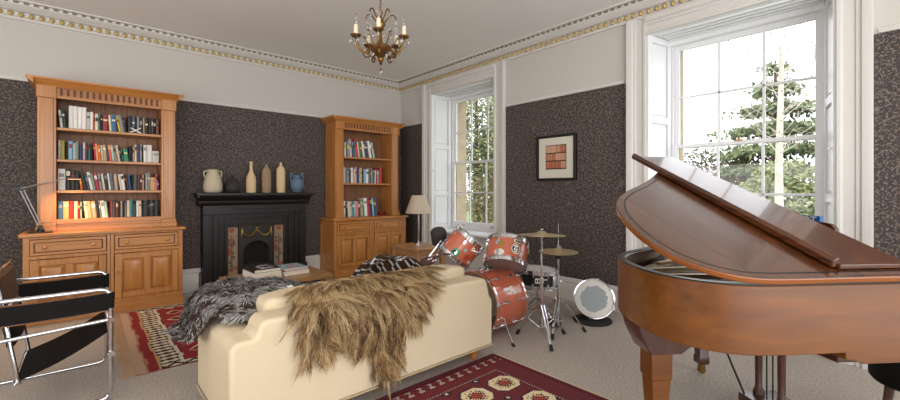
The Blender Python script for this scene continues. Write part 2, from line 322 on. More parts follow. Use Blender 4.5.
# ---------------------------------------------------------------- windows
def window(idx, wy, label):
    w = bpy.data.objects.new('window_%d' % idx, None); COL.objects.link(w); w.location = (0, wy, 0); struct(w, label, 'window')
    hw, hg, xs = HO, .615, .36
    # architrave, stepped, from the floor to the cornice
    b = B('trim')
    for sgn in (-1, 1):
        prof = [(0, .70), (-.035, .70), (-.035, .725), (-.02, .735), (-.02, .80), (-.03, .805), (-.03, .83), (-.045, .835), (-.05, .86), (-.05, .895), (0, .895)]
        b.extr([(x, sgn*y) for x, y in prof], 'z', .0, 3.045)
    prof = [(0, ZT-.02), (-.035, ZT-.02), (-.035, ZT+.005), (-.02, ZT+.01), (-.02, ZT+.07), (-.03, ZT+.075), (-.03, ZT+.10), (-.05, ZT+.11), (-.05, 3.045), (0, 3.045)]
    b.extr([(x, z) for x, z in prof], 'y', -.70, .70)
    b.build('architrave', w, bevel=.003)
    # panelled shutter boxes folded into the splayed reveals
    def shutter(sgn):
        p = bpy.data.objects.new('shutter', None)
        y0, y1 = sgn*(hw-.02), sgn*(hg+.0); L = math.hypot(xs, y1-y0)
        ang = math.atan2(y1-y0, xs)
        bb = B('sash'); X = Matrix.Translation((-.01, y0, 0)) @ Matrix.Rotation(ang, 4, 'Z'); bb.X = X
        o = -1 if sgn > 0 else 1      # towards the opening
        t0, t1 = sorted((0, -o*.03))
        def sl(a, b_, z0, z1, d0, d1): bb.box(a, b_, min(o*d0, o*d1), max(o*d0, o*d1), z0, z1)
        sl(0, L, ZS+.03, ZT-.02, -.035, .0)
        st = .055; zz = [ZS+.03, ZS+.10, 1.20, 1.27, 1.98, 2.05, ZT-.09, ZT-.02]
        sl(0, st, zz[0], zz[-1], 0, .02); sl(L-st, L, zz[0], zz[-1], 0, .02)
        for i in range(0, 8, 2): sl(st, L-st, zz[i], zz[i+1], 0, .02)
        for i in (1, 3, 5): sl(st+.02, L-st-.02, zz[i]+.02, zz[i+1]-.02, 0, .009)
        so = bb.build('shutter', w, bevel=.004)
        kb = B('sash'); kb.X = X; kb.cyl((.035, o*.014, 1.62), (.035, o*.03, 1.62), .006); kb.ball((.035, o*.036, 1.62), .014); kb.build('knob', so)
    shutter(1); shutter(-1)
    # plaster fill behind the splayed shutter, soffit with mouldings, apron and sill
    b = B('trim')
    for s in (-1, 1): b.prism([(0, s*hw), (WD, s*hw), (WD, s*hg), (xs+.01, s*(hg+.04)), (0, s*(hw-.005))], 0, ZT)
    b.build('reveal', w)
    b = B('sash').prism([(0, -hw), (0, hw), (WD, hg+.02), (WD, -hg-.02)], ZT-.02, ZT)
    for x in (.08, .16, .24, .32): b.box(x-.03, x, -.60, .60, ZT-.036, ZT-.02)
    b.box(.33, .44, -hg-.02, hg+.02, 2.81, ZT-.02)
    b.build('soffit', w, bevel=.003)
    b = B('trim').box(.10, WD, -hw, hw, 0, ZS); b.box(.085, .10, -.66, .66, .08, .14).box(.085, .10, -.66, .66, .5, .56).box(.085, .10, -.66, -.58, .14, .5).box(.085, .10, .58, .66, .14, .5); b.box(.06, .10, -hw, hw, 0, .08)
    b.build('apron', w, bevel=.003)
    B('sash').box(-.045, .37, -.74, .74, ZS, ZS+.035).build('sill', w, bevel=.008)
    b = B('sash').box(xs-.0, xs+.06, -hg-.0, -hg+.035, ZS+.035, 2.81).box(xs, xs+.06, hg-.035, hg, ZS+.035, 2.81).box(xs, xs+.08, -hg, hg, ZS+.035, ZS+.075); b.build('frame', w, bevel=.003)
    # two sliding sashes, three panes wide and two high each
    g = hg-.035
    def sash(x, z0, z1, bot, top):
        bb = B('sash'); t = .035
        bb.box(x, x+t, -g, -g+.045, z0, z1).box(x, x+t, g-.045, g, z0, z1).box(x, x+t, -g+.045, g-.045, z0, z0+bot).box(x, x+t, -g+.045, g-.045, z1-top, z1)
        for k in (1, 2):
            yy = -g+.045+(2*g-.09)*k/3; bb.box(x+.006, x+t-.006, yy-.011, yy+.011, z0+bot, z1-top)
        zm = (z0+bot+z1-top)/2; bb.box(x+.006, x+t-.006, -g+.045, g-.045, zm-.011, zm+.011)
        so = bb.build('sash', w, bevel=.003)
        B('glass').box(x+.016, x+.019, -g+.03, g-.03, z0+.02, z1-.02).build('pane', so)
        return so
    sash(xs+.042, 1.735, 2.81, .035, .05)
    lo = sash(xs+.004, ZS+.075, 1.77, .09, .035)
    bb = B('brass').box(xs-.012, xs+.004, -.03, .03, 1.765, 1.78); bb.cyl((xs-.008, 0, 1.78), (xs-.008, 0, 1.80), .01); bb.build('catch', lo)
    for yy in (-.3, .3):
        bb = B('steel').box(xs-.015, xs+.004, yy-.02, yy+.02, ZS+.10, ZS+.115); bb.build('sash_lift', lo)
    # stone outside
    b = B('stone')
    for s in (-1, 1): b.prism([(.47, s*(hg-.02)), (.70, s*(hg-.02)), (.70, s*1.0), (.47, s*1.0)], .5, 3.1)
    b.box(.47, .70, -hg+.02, hg-.02, 2.86, 3.1).box(.47, .78, -hg-.1, hg+.1, .48, ZS+.06); b.build('stone_surround', w)
window(1, WY[0], 'tall white sash window at far end beside the drum kit')
window(2, WY[1], 'tall white sash window behind the grand piano')

# ================================================================ GARDEN
struct(B('lawn').box(.70, 40, -30, 30, -.7, -.5).build('lawn'), 'lawn outside the windows', 'lawn')
def tree(name, label, loc, h, rad, leafs, n, mats, trunk='bark', tr=.12, base=.15, size=.12, shape='round', group=None, cat='tree'):
    rnd = random.Random(len(label)*7+int(loc[0]*10))
    t = thing(name, label, cat, (loc[0], loc[1], -.5), 0, group)
    b = B(trunk); pts = [(0, 0, 0), (.03*h*.1, .02, h*.35), (-.02*h*.1, -.03, h*.7), (.02, 0, h*.97)]
    b.tube(smoothpts(pts, 4), [tr*(1-.85*i/12) for i in range(13)], 8)
    for k in range(26 if leafs else 40):
        z = h*(base+.05+(.9-base)*rnd.random()); a = rnd.random()*6.28; L = rad*(.5+.6*rnd.random())*(1.15-z/h)
        p0 = Vector((0, 0, z)); p1 = p0+Vector((cos(a)*L*.5, sin(a)*L*.5, L*.35)); p2 = p0+Vector((cos(a)*L, sin(a)*L, L*.75*(1 if shape != 'cedar' else .1)))
        q_ = .10 if trunk == 'birch' else .2; b.tube([p0, p1, p2], [tr*q_, tr*q_*.6, tr*q_*.25], 5)
        if trunk == 'birch' or not leafs:
            for q in range(5):
                d = Vector((rnd.uniform(-1, 1), rnd.uniform(-1, 1), rnd.uniform(-.4, .9))).normalized()*L*.5
                s0 = p1.lerp(p2, rnd.random()); b.tube([s0, s0+d*.5+Vector((0, 0, .05)), s0+d], [.006, .005, .003], 4)
    b.build('trunk', t)
    if n:
        b = B(mats)
        for k in range(n):
            while True:
                q = Vector((rnd.uniform(-1, 1), rnd.uniform(-1, 1), rnd.uniform(-1, 1)))
                if q.length < 1 and q.length > .35: break
            zz = h*base+(q.z+1)/2*h*(1.02-base)
            if shape == 'cone': f = rad*(1.1-(zz/h))*1.3
            elif shape == 'cedar': f = rad*(1.15-zz/h*.75); zz = h*base+round((zz-h*base)/(h*.11))*h*.11+rnd.uniform(-.12, .12)-.15*math.hypot(q.x, q.y)
            else: f = rad
            r = f*(.72+.5*noise.noise(Vector((q.x*2+loc[0], q.y*2+loc[1], zz*.9))))
            p = Vector((q.x*r*1.1, q.y*r*1.1, zz)); d1 = Vector((rnd.gauss(0, 1), rnd.gauss(0, 1), rnd.gauss(0, 1))).normalized()*size*rnd.uniform(.6, 1.3); d2 = d1.orthogonal().normalized()*size*.35
            b.add([p, p+d1*.5+d2, p+d1, p+d1*.5-d2], [(0, 1, 2, 3)], rnd.choice([0, 1, 1, 2, 2]) % len(b.mats))
        b.build('foliage', t)
    return t
tree('birch_tree', 'slender white birch with bare twigs seen through right window', (7.2, -4.23), 6.6, 1.5, 0, 260, ['leaf_russet', 'leaf_yellow'], 'birch', .10, .3, .07)
tree('cedar_tree', 'dark green layered evergreen beside the white birch', (11.6, -3.4), 5.6, 2.3, 1, 6500, ['leaf_dark', 'leaf_mid', 'leaf_pale'], 'bark', .2, .12, .17, 'cedar', 'evergreens behind the birch')
tree('evergreen_shrub', 'pale green bushy evergreen low behind the birch trunk', (9.6, -4.0), 2.6, 1.3, 1, 4000, ['leaf_mid', 'leaf_pale', 'leaf_yellow'], 'bark', .1, .05, .12, 'round', None, 'shrub')
tree('russet_shrub', 'brown twiggy shrub low in the left of the right window', (12.2, -1.2), 3.3, 1.5, 0, 2400, ['leaf_russet', 'leaf_mid', 'bark'], 'bark', .06, .05, .13, 'round', None, 'shrub')
tree('dark_shrub', 'dark evergreen shrub between brown shrub and white birch', (12.0, -2.4), 3.2, 1.0, 1, 2600, ['leaf_dark', 'leaf_russet', 'leaf_mid'], 'bark', .08, .05, .16, 'round', None, 'shrub')
tree('garden_tree', 'leafy green tree filling upper panes of the far window', (5.9, 3.9), 5.6, 1.7, 1, 9000, ['leaf_mid', 'leaf_pale', 'leaf_yellow'], 'bark', .14, .38, .12, 'round')
tree('russet_bush', 'russet brown bush low behind the far window', (6.3, 3.3), 2.5, 1.5, 0, 8000, ['leaf_russet', 'leaf_yellow', 'leaf_pale'], 'bark', .06, .04, .10, 'round', None, 'shrub')
tree('conifer_tree', 'dark conifer farther back behind the russet bush', (8.6, 5.6), 5.2, 1.6, 1, 2200, ['leaf_dark', 'leaf_mid'], 'bark', .14, .05, .22, 'cone')

# ================================================================ BOOKCASES
def raised_panel(bb, x0, x1, z0, z1, y, mi=0):
    bb.box(x0, x1, y+.008, y+.014, z0, z1, mi)
    d = .034; o = [(x0+.008, z0+.008), (x1-.008, z0+.008), (x1-.008, z1-.008), (x0+.008, z1-.008)]; q = [(x0+d, z0+d), (x1-d, z0+d), (x1-d, z1-d), (x0+d, z1-d)]
    bb.add([(a, y+.008, c) for a, c in o]+[(a, y-.010, c) for a, c in q], [(4, 5, 6, 7)]+[(i, (i+1) % 4, 4+(i+1) % 4, 4+i) for i in range(4)], mi)
def framed(bb, x0, x1, z0, z1, y, st, mullions=()):
    bb.box(x0, x0+st, y-.022, y, z0, z1); bb.box(x1-st, x1, y-.022, y, z0, z1); bb.box(x0+st, x1-st, y-.022, y, z1-st, z1); bb.box(x0+st, x1-st, y-.022, y, z0, z0+st)
    for m in mullions: bb.box(m-st/2, m+st/2, y-.022, y, z0+st, z1-st)
def knob(parent, x, y, z, r=.016):
    b = B('pineH'); b.X = Matrix.Translation((x, y, z)) @ Matrix.Rotation(radians(90), 4, 'X')
    b.lathe([(.008, 0), (.007, .012), (r, .02), (r*1.05, .028), (r*.7, .036), (0, .038)], n=14); b.build('knob', parent)
def bookcase(x0, label, shelves, bottom, drw):
    """x0 = left end of the base; front towards -y"""
    t = thing('bookcase', label, 'bookcase', (x0, 0, 0))
    w, D = 1.262, .52
    b = B('pineH').box(-.012, w+.012, -D-.028, -.02, 0, .10).box(-.006, w+.006, -D-.022, -.02, .10, .118); b.build('plinth', t, bevel=.004)
    b = B(['pineV', 'pineD'])
    b.box(0, w, -D+.03, -.012, .118, .845)
    for xa, xb in ((0, .035), (w-.035, w), (w/2-.03, w/2+.03)): b.box(xa, xb, -D, -D+.03, .118, .845)
    for za, zb in ((.118, .15), (.63, .665), (.825, .845)): b.box(.035, w/2-.03, -D, -D+.03, za, zb).box(w/2+.03, w-.035, -D, -D+.03, za, zb)
    for za, zb in ((.16, .55),):                                   # framed end panels
        for xx in (0, w):
            s = -1 if xx == 0 else 1; xo = xx+s*.008
            for ya, yb, z0_, z1_ in ((-D, -D+.06, .118, .845), (-.08, -.02, .118, .845), (-D+.06, -.08, .118, .20), (-D+.06, -.08, .765, .845)): b.box(min(xx, xo), max(xx, xo), ya, yb, z0_, z1_)
    b.box(w/2-.003, w/2+.003, -D-.002, -D+.03, .118, .845, 1)
    b.build('carcass', t, bevel=.002)
    B('pineH').box(-.035, w+.035, -D-.04, -.02, .845, .882).build('top_board', t, bevel=.010, seg=3)
    for k in (0, 1):
        xa = .04 if k == 0 else w/2+.035; xb = xa+w/2-.075
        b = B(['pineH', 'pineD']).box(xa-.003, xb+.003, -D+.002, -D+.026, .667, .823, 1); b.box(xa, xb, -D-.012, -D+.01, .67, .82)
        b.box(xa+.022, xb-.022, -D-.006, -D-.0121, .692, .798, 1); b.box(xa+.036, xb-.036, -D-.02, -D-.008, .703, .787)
        d = b.build('drawer', t, bevel=.003)
        knob(d, xa+.10, -D-.02, .745); knob(d, xb-.10, -D-.02, .745)
        b = B(['pineV', 'pineD']).box(xa-.003, xb+.003, -D+.018, -D+.0305, .152, .628, 1)
        framed(b, xa, xb, .155, .625, -D+.012, .06, ((xa+xb)/2,))
        for pa, pb in ((xa+.06, (xa+xb)/2-.03), ((xa+xb)/2+.03, xb-.06)): raised_panel(b, pa, pb, .215, .565, -D+.006)
        d = b.build('door', t, bevel=.003); knob(d, xb-.03 if k == 0 else xa+.03, -D-.01, .43)
    # upper part
    u0, u1, U = .08, w-.042, .375; zt = 2.352
    for xa, s in ((u0, 1), (u1, -1)):
        b = B(['pineV', 'pineD']); xi = xa+s*.135; b.box(min(xa, xi), max(xa, xi), -U+.03, -.03, .882, zt)          # sides (boxed pilasters)
        b.box(min(xa, xi), max(xa, xi), -U, -U+.03, .882, zt)
        b.box(xa+s*.02-.0 if s > 0 else xi+.02, xi-.02 if s > 0 else xa-.02, -U-.014, -U, .975, 2.216)   # raised pilaster strip
        b.build('side_panel', t, bevel=.003)
    for xa, s in ((u0, 1), (u1, -1)):
        xi = xa+s*.14; lo, hi = min(xa-s*.012, xi), max(xa-s*.012, xi)
        B('pineH').box(lo, hi, -U-.026, -U, .882, .93).box(lo+.006, hi-.006, -U-.018, -U, .93, .965).build('pilaster_foot', t, bevel=.004)
        B('pineV').box(lo+.004, hi-.004, -U-.024, -U, 2.222, 2.342).build('pilaster_cap', t, bevel=.004)
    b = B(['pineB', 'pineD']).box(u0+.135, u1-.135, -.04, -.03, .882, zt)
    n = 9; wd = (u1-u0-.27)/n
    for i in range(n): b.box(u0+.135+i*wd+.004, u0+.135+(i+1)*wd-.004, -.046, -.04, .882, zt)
    b.build('back_panel', t, bevel=.002)
    i0, i1 = u0+.135, u1-.135
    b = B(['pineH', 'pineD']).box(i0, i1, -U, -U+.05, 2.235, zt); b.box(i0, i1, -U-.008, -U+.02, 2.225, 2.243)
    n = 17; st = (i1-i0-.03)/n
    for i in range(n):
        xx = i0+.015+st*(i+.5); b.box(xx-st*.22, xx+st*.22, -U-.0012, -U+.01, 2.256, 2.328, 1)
        for s in (-1, 1): b.box(xx+s*st*.34-.004, xx+s*st*.34+.004, -U-.006, -U, 2.252, 2.332)
    b.build('fluted_frieze', t, bevel=.002)
    p = [(-U-.02, zt-.02), (-U-.028, zt-.005), (-U-.045, zt+.005), (-U-.065, zt+.03), (-U-.085, zt+.045), (-U-.085, zt+.058), (-.02, zt+.058), (-.02, zt-.02)]
    b = B('pineH').extr(p, 'x', u0-.02, u1+.02)
    for xa, s in ((u0-.02, -1), (u1+.02, 1)):
        q = [(xa, zt-.02), (xa+s*.008, zt-.005), (xa+s*.025, zt+.005), (xa+s*.045, zt+.03), (xa+s*.055, zt+.045), (xa+s*.055, zt+.058), (xa, zt+.058)]
        b.extr(q, 'y', -U-.084, -.02)
    b.build('crown_moulding', t, bevel=.002)
    if bottom: B('pineH').box(i0, i1, -U+.002, -.04, .882, .925).box(i0, i1, -U+.002, -.04, .955, 1.0).box(i0, i1, -U+.012, -U+.03, .925, .955).build('bottom_shelf', t, bevel=.003)
    for z in shelves: B('pineH').box(i0, i1, -U+.02, -.046, z-.028, z).build('shelf', t, bevel=.004)
    return t, x0+i0, x0+i1
bcl, L0, L1x = bookcase(-4.685, 'tall honey pine bookcase left of the black fireplace', (1.298, 1.614, 1.936), True, 0)
bcr, R0, R1x = bookcase(-1.535, 'honey pine bookcase between the fireplace and corner', (1.408, 1.815), False, 0)

# ---------------------------------------------------------------- books
BC = {'white': (226, 222, 216), 'palegrey': (190, 184, 178), 'grey': (134, 132, 130), 'darkgrey': (66, 66, 68), 'black': (28, 27, 28), 'cream': (222, 204, 172), 'beige': (190, 162, 128), 'tan': (200, 150, 92),
      'brown': (98, 60, 40), 'darkbrown': (56, 36, 28), 'darkred': (134, 32, 36), 'red': (206, 40, 34), 'crimson': (182, 44, 62), 'coral': (222, 98, 78), 'pink': (218, 120, 140), 'orange': (226, 112, 40), 'peach': (228, 162, 110),
      'yellow': (222, 190, 70), 'olive': (166, 158, 60), 'khaki': (172, 158, 112), 'darkgreen': (34, 62, 52), 'green': (40, 128, 86), 'palegreen': (168, 200, 178), 'greygreen': (128, 142, 130), 'teal': (66, 132, 136), 'lightblue': (120, 172, 196),
      'blue': (46, 96, 136), 'navy': (34, 46, 86), 'purple': (86, 58, 92), 'mauve': (186, 164, 184), 'maroon': (92, 34, 44), 'slate': (82, 96, 108)}
NICE = {'palegrey': 'pale grey', 'darkgrey': 'dark grey', 'darkbrown': 'dark brown', 'darkred': 'dark red', 'darkgreen': 'dark green', 'palegreen': 'pale green', 'greygreen': 'grey green', 'lightblue': 'light blue'}
BM = {k: plain('book_cover_'+k, v, .5, var=.06, scale=30) for k, v in BC.items()}
M['pages'] = plain('book_paper', (214, 204, 184), .9)
ORD = ['first', 'second', 'third', 'fourth', 'fifth', 'sixth', 'seventh', 'eighth', 'ninth', 'tenth', 'eleventh', 'twelfth', 'thirteenth', 'fourteenth', 'fifteenth', 'sixteenth', 'seventeenth', 'eighteenth', 'nineteenth', 'twentieth']
TEN = {2: 'twenty', 3: 'thirty', 4: 'forty'}
def ordw(i):
    if i <= 20: return ORD[i-1]
    t, u = divmod(i, 10)
    return {3: 'thirtieth', 4: 'fortieth'}[t] if u == 0 else TEN[t]+'-'+ORD[u-1]
def book_mesh(w, h, d, col, band, rnd):
    b = B([BM[col], 'pages', BM[band]]); w -= .0012; t = .0022
    b.box(0, t, 0, d, 0, h).box(w-t, w, 0, d, 0, h)                        # boards
    b.prism([(0, 0), (t, 0), (t, .004), (w-t, .004), (w-t, 0), (w, 0), (w*.8, -.004), (w*.5, -.006), (w*.2, -.004)], 0, h)   # rounded spine
    b.box(t, w-t, .004, d-.004, .003, h-.004, 1)
    z = h*rnd.choice([.55, .62, .68]); hh = h*rnd.choice([.1, .16, .22])
    b.prism([(w*.12, -.0042), (w*.5, -.0074), (w*.88, -.0042), (w*.88, -.002), (w*.12, -.002)], z, z+hh, 2)
    return b
def shelf(lst, x0, x1, z, where, group, yb=-.30, hs=1.0):
    rnd = random.Random(len(lst)); tot = sum(e[1] for e in lst); sc = (x1-x0)/tot
    # width eaten by leaning books is taken into account when scaling
    def run(sc, make):
        x = x0; prev = 0; prevh = 0; i = 0
        n = sum(1 for e in lst if e[0] != '-')
        for e in lst:
            col, w, h = e[0], e[1]*sc, e[2]*.01*hs; ln = radians(e[3]) if len(e) > 3 else 0
            if col == '-': x += w; prev = 0; continue
            if ln: px = x+h*sin(ln)*cos(ln) if not prev else x
            else: px = x
            if make:
                i += 1; d = .17+.04*rnd.random(); d = min(d, .22)
                band = rnd.choice(['white', 'black', 'cream', 'grey', col, col, 'yellow', 'darkred']) 
                b = book_mesh(w, h, d, col, band, rnd); o = b.build('book')
                o.location = (px, yb+.03*rnd.random(), z+.0006); o.rotation_euler = (0, -ln, 0)
                tag(o, '%s book, %s from the left %s' % (NICE.get(col, col), ordw(i), where), 'book', group)
            x = px+w/cos(ln)+.0006; prev = ln
        return x
    for _ in range(12):
        e = run(sc, False); sc *= 1-(e-x1)/(x1-x0)*.8
    run(sc, True)
lw = lambda s: 'on the %s shelf of the left bookcase' % s
shelf([('white', 2.2, 18.5, 6), ('darkgreen', 2.4, 18.5, 6), ('-', 1.2, 0), ('white', 3.4, 24.3), ('white', 3.3, 24), ('white', 3.3, 23.8), ('white', 3.3, 23.6), ('palegrey', 2.8, 19), ('white', 2.4, 19.5), ('orange', 1.2, 18), ('cream', 2.6, 18.2), ('teal', 1.6, 18.2), ('black', 1.8, 17.5), ('darkred', 4.4, 18.3), ('cream', 2.0, 18, 3), ('blue', 4.2, 18.8, 3), ('maroon', 1.6, 18, 10), ('yellow', 1.9, 19, 10), ('grey', 2.8, 19, 10), ('darkgrey', 1.8, 17, 10), ('-', .6, 0), ('black', 3.6, 19.5), ('slate', 2.6, 20), ('black', 1.6, 19), ('palegrey', 1.8, 19.5), ('black', 3.4, 19), ('beige', 1.6, 19), ('black', 3.4, 19.2), ('darkbrown', 2.2, 19), ('darkgrey', 2.2, 19.4), ('black', 2, 19), ('brown', 3, 18)], L0+.01, L1x-.01, 1.936, lw('top'), 'books on the top shelf of the left bookcase')
shelf([('palegrey', 2.4, 20), ('olive', 3.4, 19.6), ('black', 1.3, 18), ('brown', 1.9, 18.6), ('lightblue', 3.8, 19.4), ('white', 2.6, 17.6), ('greygreen', 2.6, 19.3), ('navy', 3.6, 16), ('mauve', 2.6, 19.2), ('darkbrown', 2.6, 18.5), ('teal', 1.8, 19), ('black', 2, 18), ('crimson', 1.8, 19.6, 4), ('peach', 2.4, 18, 4), ('orange', 2.2, 17, 4), ('cream', 2.4, 17, 4), ('khaki', 3.2, 17.5, 4), ('purple', 2.6, 16.5, 4), ('coral', 2.6, 18.2, 7), ('palegreen', 2.4, 17.8, 7), ('grey', 2.6, 17, 9), ('cream', 3, 18, 9), ('darkbrown', 1.6, 17, 9), ('teal', 1.6, 13.5, 7), ('green', 4.6, 14, 5), ('black', 2.4, 17.5), ('navy', 1.6, 17), ('beige', 1.8, 17), ('cream', 2.2, 19.5), ('navy', 3.2, 20.6), ('palegrey', 2, 20.4), ('black', 1.6, 18), ('white', 3.4, 19.6), ('white', 5.8, 20.4), ('palegrey', 7.6, 13.6)], L0+.01, L1x-.012, 1.614, lw('second'), 'books on the second shelf of the left bookcase')
shelf([('white', 6.2, 22), ('black', 4.6, 22), ('darkbrown', 3.6, 20.5), ('black', 3.2, 21), ('orange', 2.2, 11.5, 6), ('black', 3.8, 18, 8), ('darkgrey', 2.6, 17.5, 9), ('white', 2.6, 19.2, 10), ('greygreen', 2.4, 18.4, 10), ('crimson', 3.2, 18.6, 9), ('grey', 2.8, 18.2, 8), ('cream', 2.2, 18, 7), ('black', 3, 17.6, 6), ('white', 2, 18.2, 6), ('slate', 3.2, 18.2, 5), ('beige', 3.2, 18, 4), ('purple', 1.8, 17.4, 5), ('cream', 2.2, 17.4, 7), ('white', 3, 17.6, 7), ('black', 1.6, 17, 7), ('brown', 1.8, 17, 7), ('blue', 2.2, 17.6, 6), ('black', 1.8, 16.8), ('darkgrey', 4.2, 17.5), ('brown', 2.2, 17.6), ('maroon', 2, 16.6), ('beige', 2, 17.4), ('black', 1.4, 17), ('palegrey', 1.6, 19), ('grey', 3.2, 20.2), ('tan', 5.6, 14.8), ('pink', 1.6, 18.6), ('purple', 1.8, 11)], L0+.01, L1x-.01, 1.298, lw('third'), 'books on the third shelf of the left bookcase')
shelf([('blue', 4, 18.5), ('peach', 4.6, 18.3), ('red', 4.2, 18.3), ('cream', 2.8, 18), ('darkred', 2, 17.5), ('palegreen', 1.6, 17.6), ('black', 1, 17, 5), ('cream', 3, 18, 5), ('peach', 2.8, 18.2, 5), ('beige', 4, 18, 5), ('black', 2.6, 17.6, 5), ('grey', 1.8, 18.5, 6), ('white', 3.4, 18.4, 6), ('palegreen', 2, 17.4, 6), ('black', 1.4, 17), ('coral', 1.6, 18), ('darkgrey', 3.2, 18), ('brown', 2.4, 18), ('black', 1.6, 16.5), ('palegrey', 2, 17.5), ('black', 1.8, 17), ('grey', 1.8, 16.6), ('-', .5, 0), ('cream', 2.4, 18.2), ('teal', 2.8, 19.6), ('darkgreen', 3.2, 14.5), ('white', 2.4, 17.8), ('cream', 2.4, 17.8), ('darkgrey', 1.8, 15.6), ('black', 4.8, 17.8), ('darkgrey', 1.2, 17), ('black', 4.8, 18), ('black', 4.6, 18)], L0+.01, L1x-.01, 1.0, lw('bottom'), 'books on the bottom shelf of the left bookcase')
rw = lambda s: 'on the %s shelf of the right bookcase' % s
shelf([('slate', 2.2, 24), ('brown', 2, 24), ('white', 3, 24.5), ('grey', 4, 25, 3), ('palegrey', 4, 30, 3), ('darkgreen', 2.2, 31, 6), ('blue', 3.6, 27, 6), ('red', 3.6, 31, 8), ('cream', 2, 27, 8), ('green', 2.4, 29, 8), ('brown', 2.8, 28, 9), ('white', 2.6, 29, 9), ('navy', 2.4, 28, 9), ('darkgrey', 5, 27, 9), ('white', 3.4, 30, 10), ('black', 2.2, 29, 11), ('palegreen', 3, 28, 12)], R0+.01, R0+.60, 1.815, rw('top'), 'books on the top shelf of the right bookcase', hs=.92)
shelf([('teal', 2.2, 22), ('palegrey', 3, 27.5), ('greygreen', 4, 26), ('grey', 3.4, 22), ('black', 3.6, 23), ('white', 3.4, 27), ('beige', 3.4, 25), ('mauve', 3, 28), ('navy', 3, 27), ('khaki', 3.4, 26), ('palegrey', 2.6, 27), ('black', 1.8, 26), ('lightblue', 4.6, 25), ('white', 3.6, 25), ('grey', 3.4, 27), ('darkgrey', 2.6, 26), ('cream', 2.2, 27, 3), ('blue', 2.8, 20), ('white', 1.6, 24), ('darkred', 2.8, 28), ('tan', 3, 24), ('slate', 2.2, 23), ('crimson', 4.2, 29)], R0+.01, R0+.74, 1.408, rw('middle'), 'books on the middle shelf of the right bookcase', hs=.9)
shelf([('navy', 3, 30), ('white', 2.6, 27), ('black', 2.8, 25, 3), ('cream', 3.2, 26, 3), ('palegrey', 3.2, 26, 3), ('teal', 3.6, 26), ('palegreen', 2.2, 26), ('pink', 4, 26), ('darkgrey', 3.4, 25, 3), ('khaki', 3.6, 27, 3), ('green', 2.4, 28, 4), ('white', 5, 31, 4), ('crimson', 2.8, 31, 4), ('purple', 2.2, 29, 4), ('black', 3.2, 31, 5), ('lightblue', 3.4, 31, 6), ('brown', 2.6, 30, 7), ('blue', 2.6, 31, 8)], R0+.01, R0+.66, .882, rw('bottom'), 'books on the bottom shelf of the right bookcase', hs=.92)
b = B('darkred' if False else BM['darkred']).lathe([(.03, 0), (.05, .01), (.062, .035), (.066, .05), (.060, .05), (.05, .02), (0, .012)], n=20); o = b.build('trinket_bowl'); o.location = (R0+.76, -.24, .8825)
tag(o, 'small dark red bowl at the end of the bottom shelf of books', 'bowl')
b = B('white'); b.X = Matrix.Translation((-3.83, -.345, 1.9365))
b.tube([(-.045, 0, .055), (0, 0, .025), (.045, .0, .005)], .007, 6).tube([(-.05, .002, .006), (.0, .003, .03), (.045, .002, .06)], .006, 6).ball((0, 0, .028), .012, 8)
tag(b.build('ornament'), 'little white crossed ornament in front of black books on top shelf', 'ornament')

# ================================================================ FIREPLACE
f = thing('fireplace', 'black painted fireplace with tiled cast iron insert', 'fireplace', (-2.485, 0, 0))
hw = .66
b = B('blackw')
p = [(-.17, 1.10), (-.19, 1.13), (-.19, 1.16), (-.205, 1.17), (-.215, 1.19), (-.235, 1.205), (-.27, 1.225), (-.27, 1.262), (-.012, 1.262), (-.012, 1.10)]
b.extr([(y, z) for y, z in p], 'x', -hw-.05, hw+.05); b.box(-hw-.085, hw+.085, -.275, -.012, 1.228, 1.262); b.box(-hw-.075, hw+.075, -.245, -.012, 1.205, 1.228)
n = 54
for i in range(n): b.box(-hw+.02+i*(2*hw-.04)/n, -hw+.02+(i+.5)*(2*hw-.04)/n, -.197, -.188, 1.135, 1.155)
b.build('mantel_shelf', f, bevel=.004)
b = B('blackw').box(-hw, hw, -.16, -.012, .98, 1.10)
b.box(-.30, .30, -.17, -.16, 1.045, 1.10).build('frieze', f, bevel=.004)
for s in (-1, 1):
    b = B('blackw')
    for a, c, d in ((hw, hw-.08, .17), (hw-.08, hw-.115, .15), (hw-.115, hw-.16, .165), (hw-.16, hw-.19, .14)): b.box(min(s*a, s*c), max(s*a, s*c), -d, -.012, .0, .98)
    b.box(min(s*(hw+.02), s*(hw-.10)), max(s*(hw+.02), s*(hw-.10)), -.185, -.012, 0, .24)
    b.build('jamb', f, bevel=.004)
b = B('blackw')
iw = hw-.19
for k, (a, d) in enumerate(((0, .14), (.035, .115), (.065, .125))):
    b.box(-iw+a, iw-a, -d, -.012, .98-a-.04, .98-a)
    for s in (-1, 1): b.box(min(s*(iw-a), s*(iw-a-.04)), max(s*(iw-a), s*(iw-a-.04)), -d, -.012, 0, .98-a-.04)
b.build('inner_frame', f, bevel=.003)
b = B(['iron', 'soot']); 
b.box(-.40, .40, -.085, -.012, .80, .88)
b.box(-.405, -.385, -.10, -.012, 0, .86).box(.385, .405, -.10, -.012, 0, .86).box(-.23, -.205, -.115, -.012, 0, .84).box(.205, .23, -.115, -.012, 0, .84)
b.box(-.40, .40, -.105, -.085, .845, .875)
pts = [(-.205, .30), (-.17, .30)]+[(.17*cos(radians(a)), .44+.16*sin(radians(a))) for a in range(180, -1, -12)]+[(.17, .30), (.205, .30), (.205, .81), (-.205, .81)]
b.extr([(x, z) for x, z in pts], 'y', -.10, -.07)
b.box(-.205, -.17, -.10, -.07, 0, .30).box(.17, .205, -.10, -.07, 0, .30)
b.box(-.17, .17, -.02, -.012, 0, .62, 1)
b.build('cast_iron_insert', f, bevel=.003)
b = B(['iron'])
for i in range(9): x = -.155+i*.039; b.cyl((x, -.10, .10), (x, -.10, .27), .006, n=6)
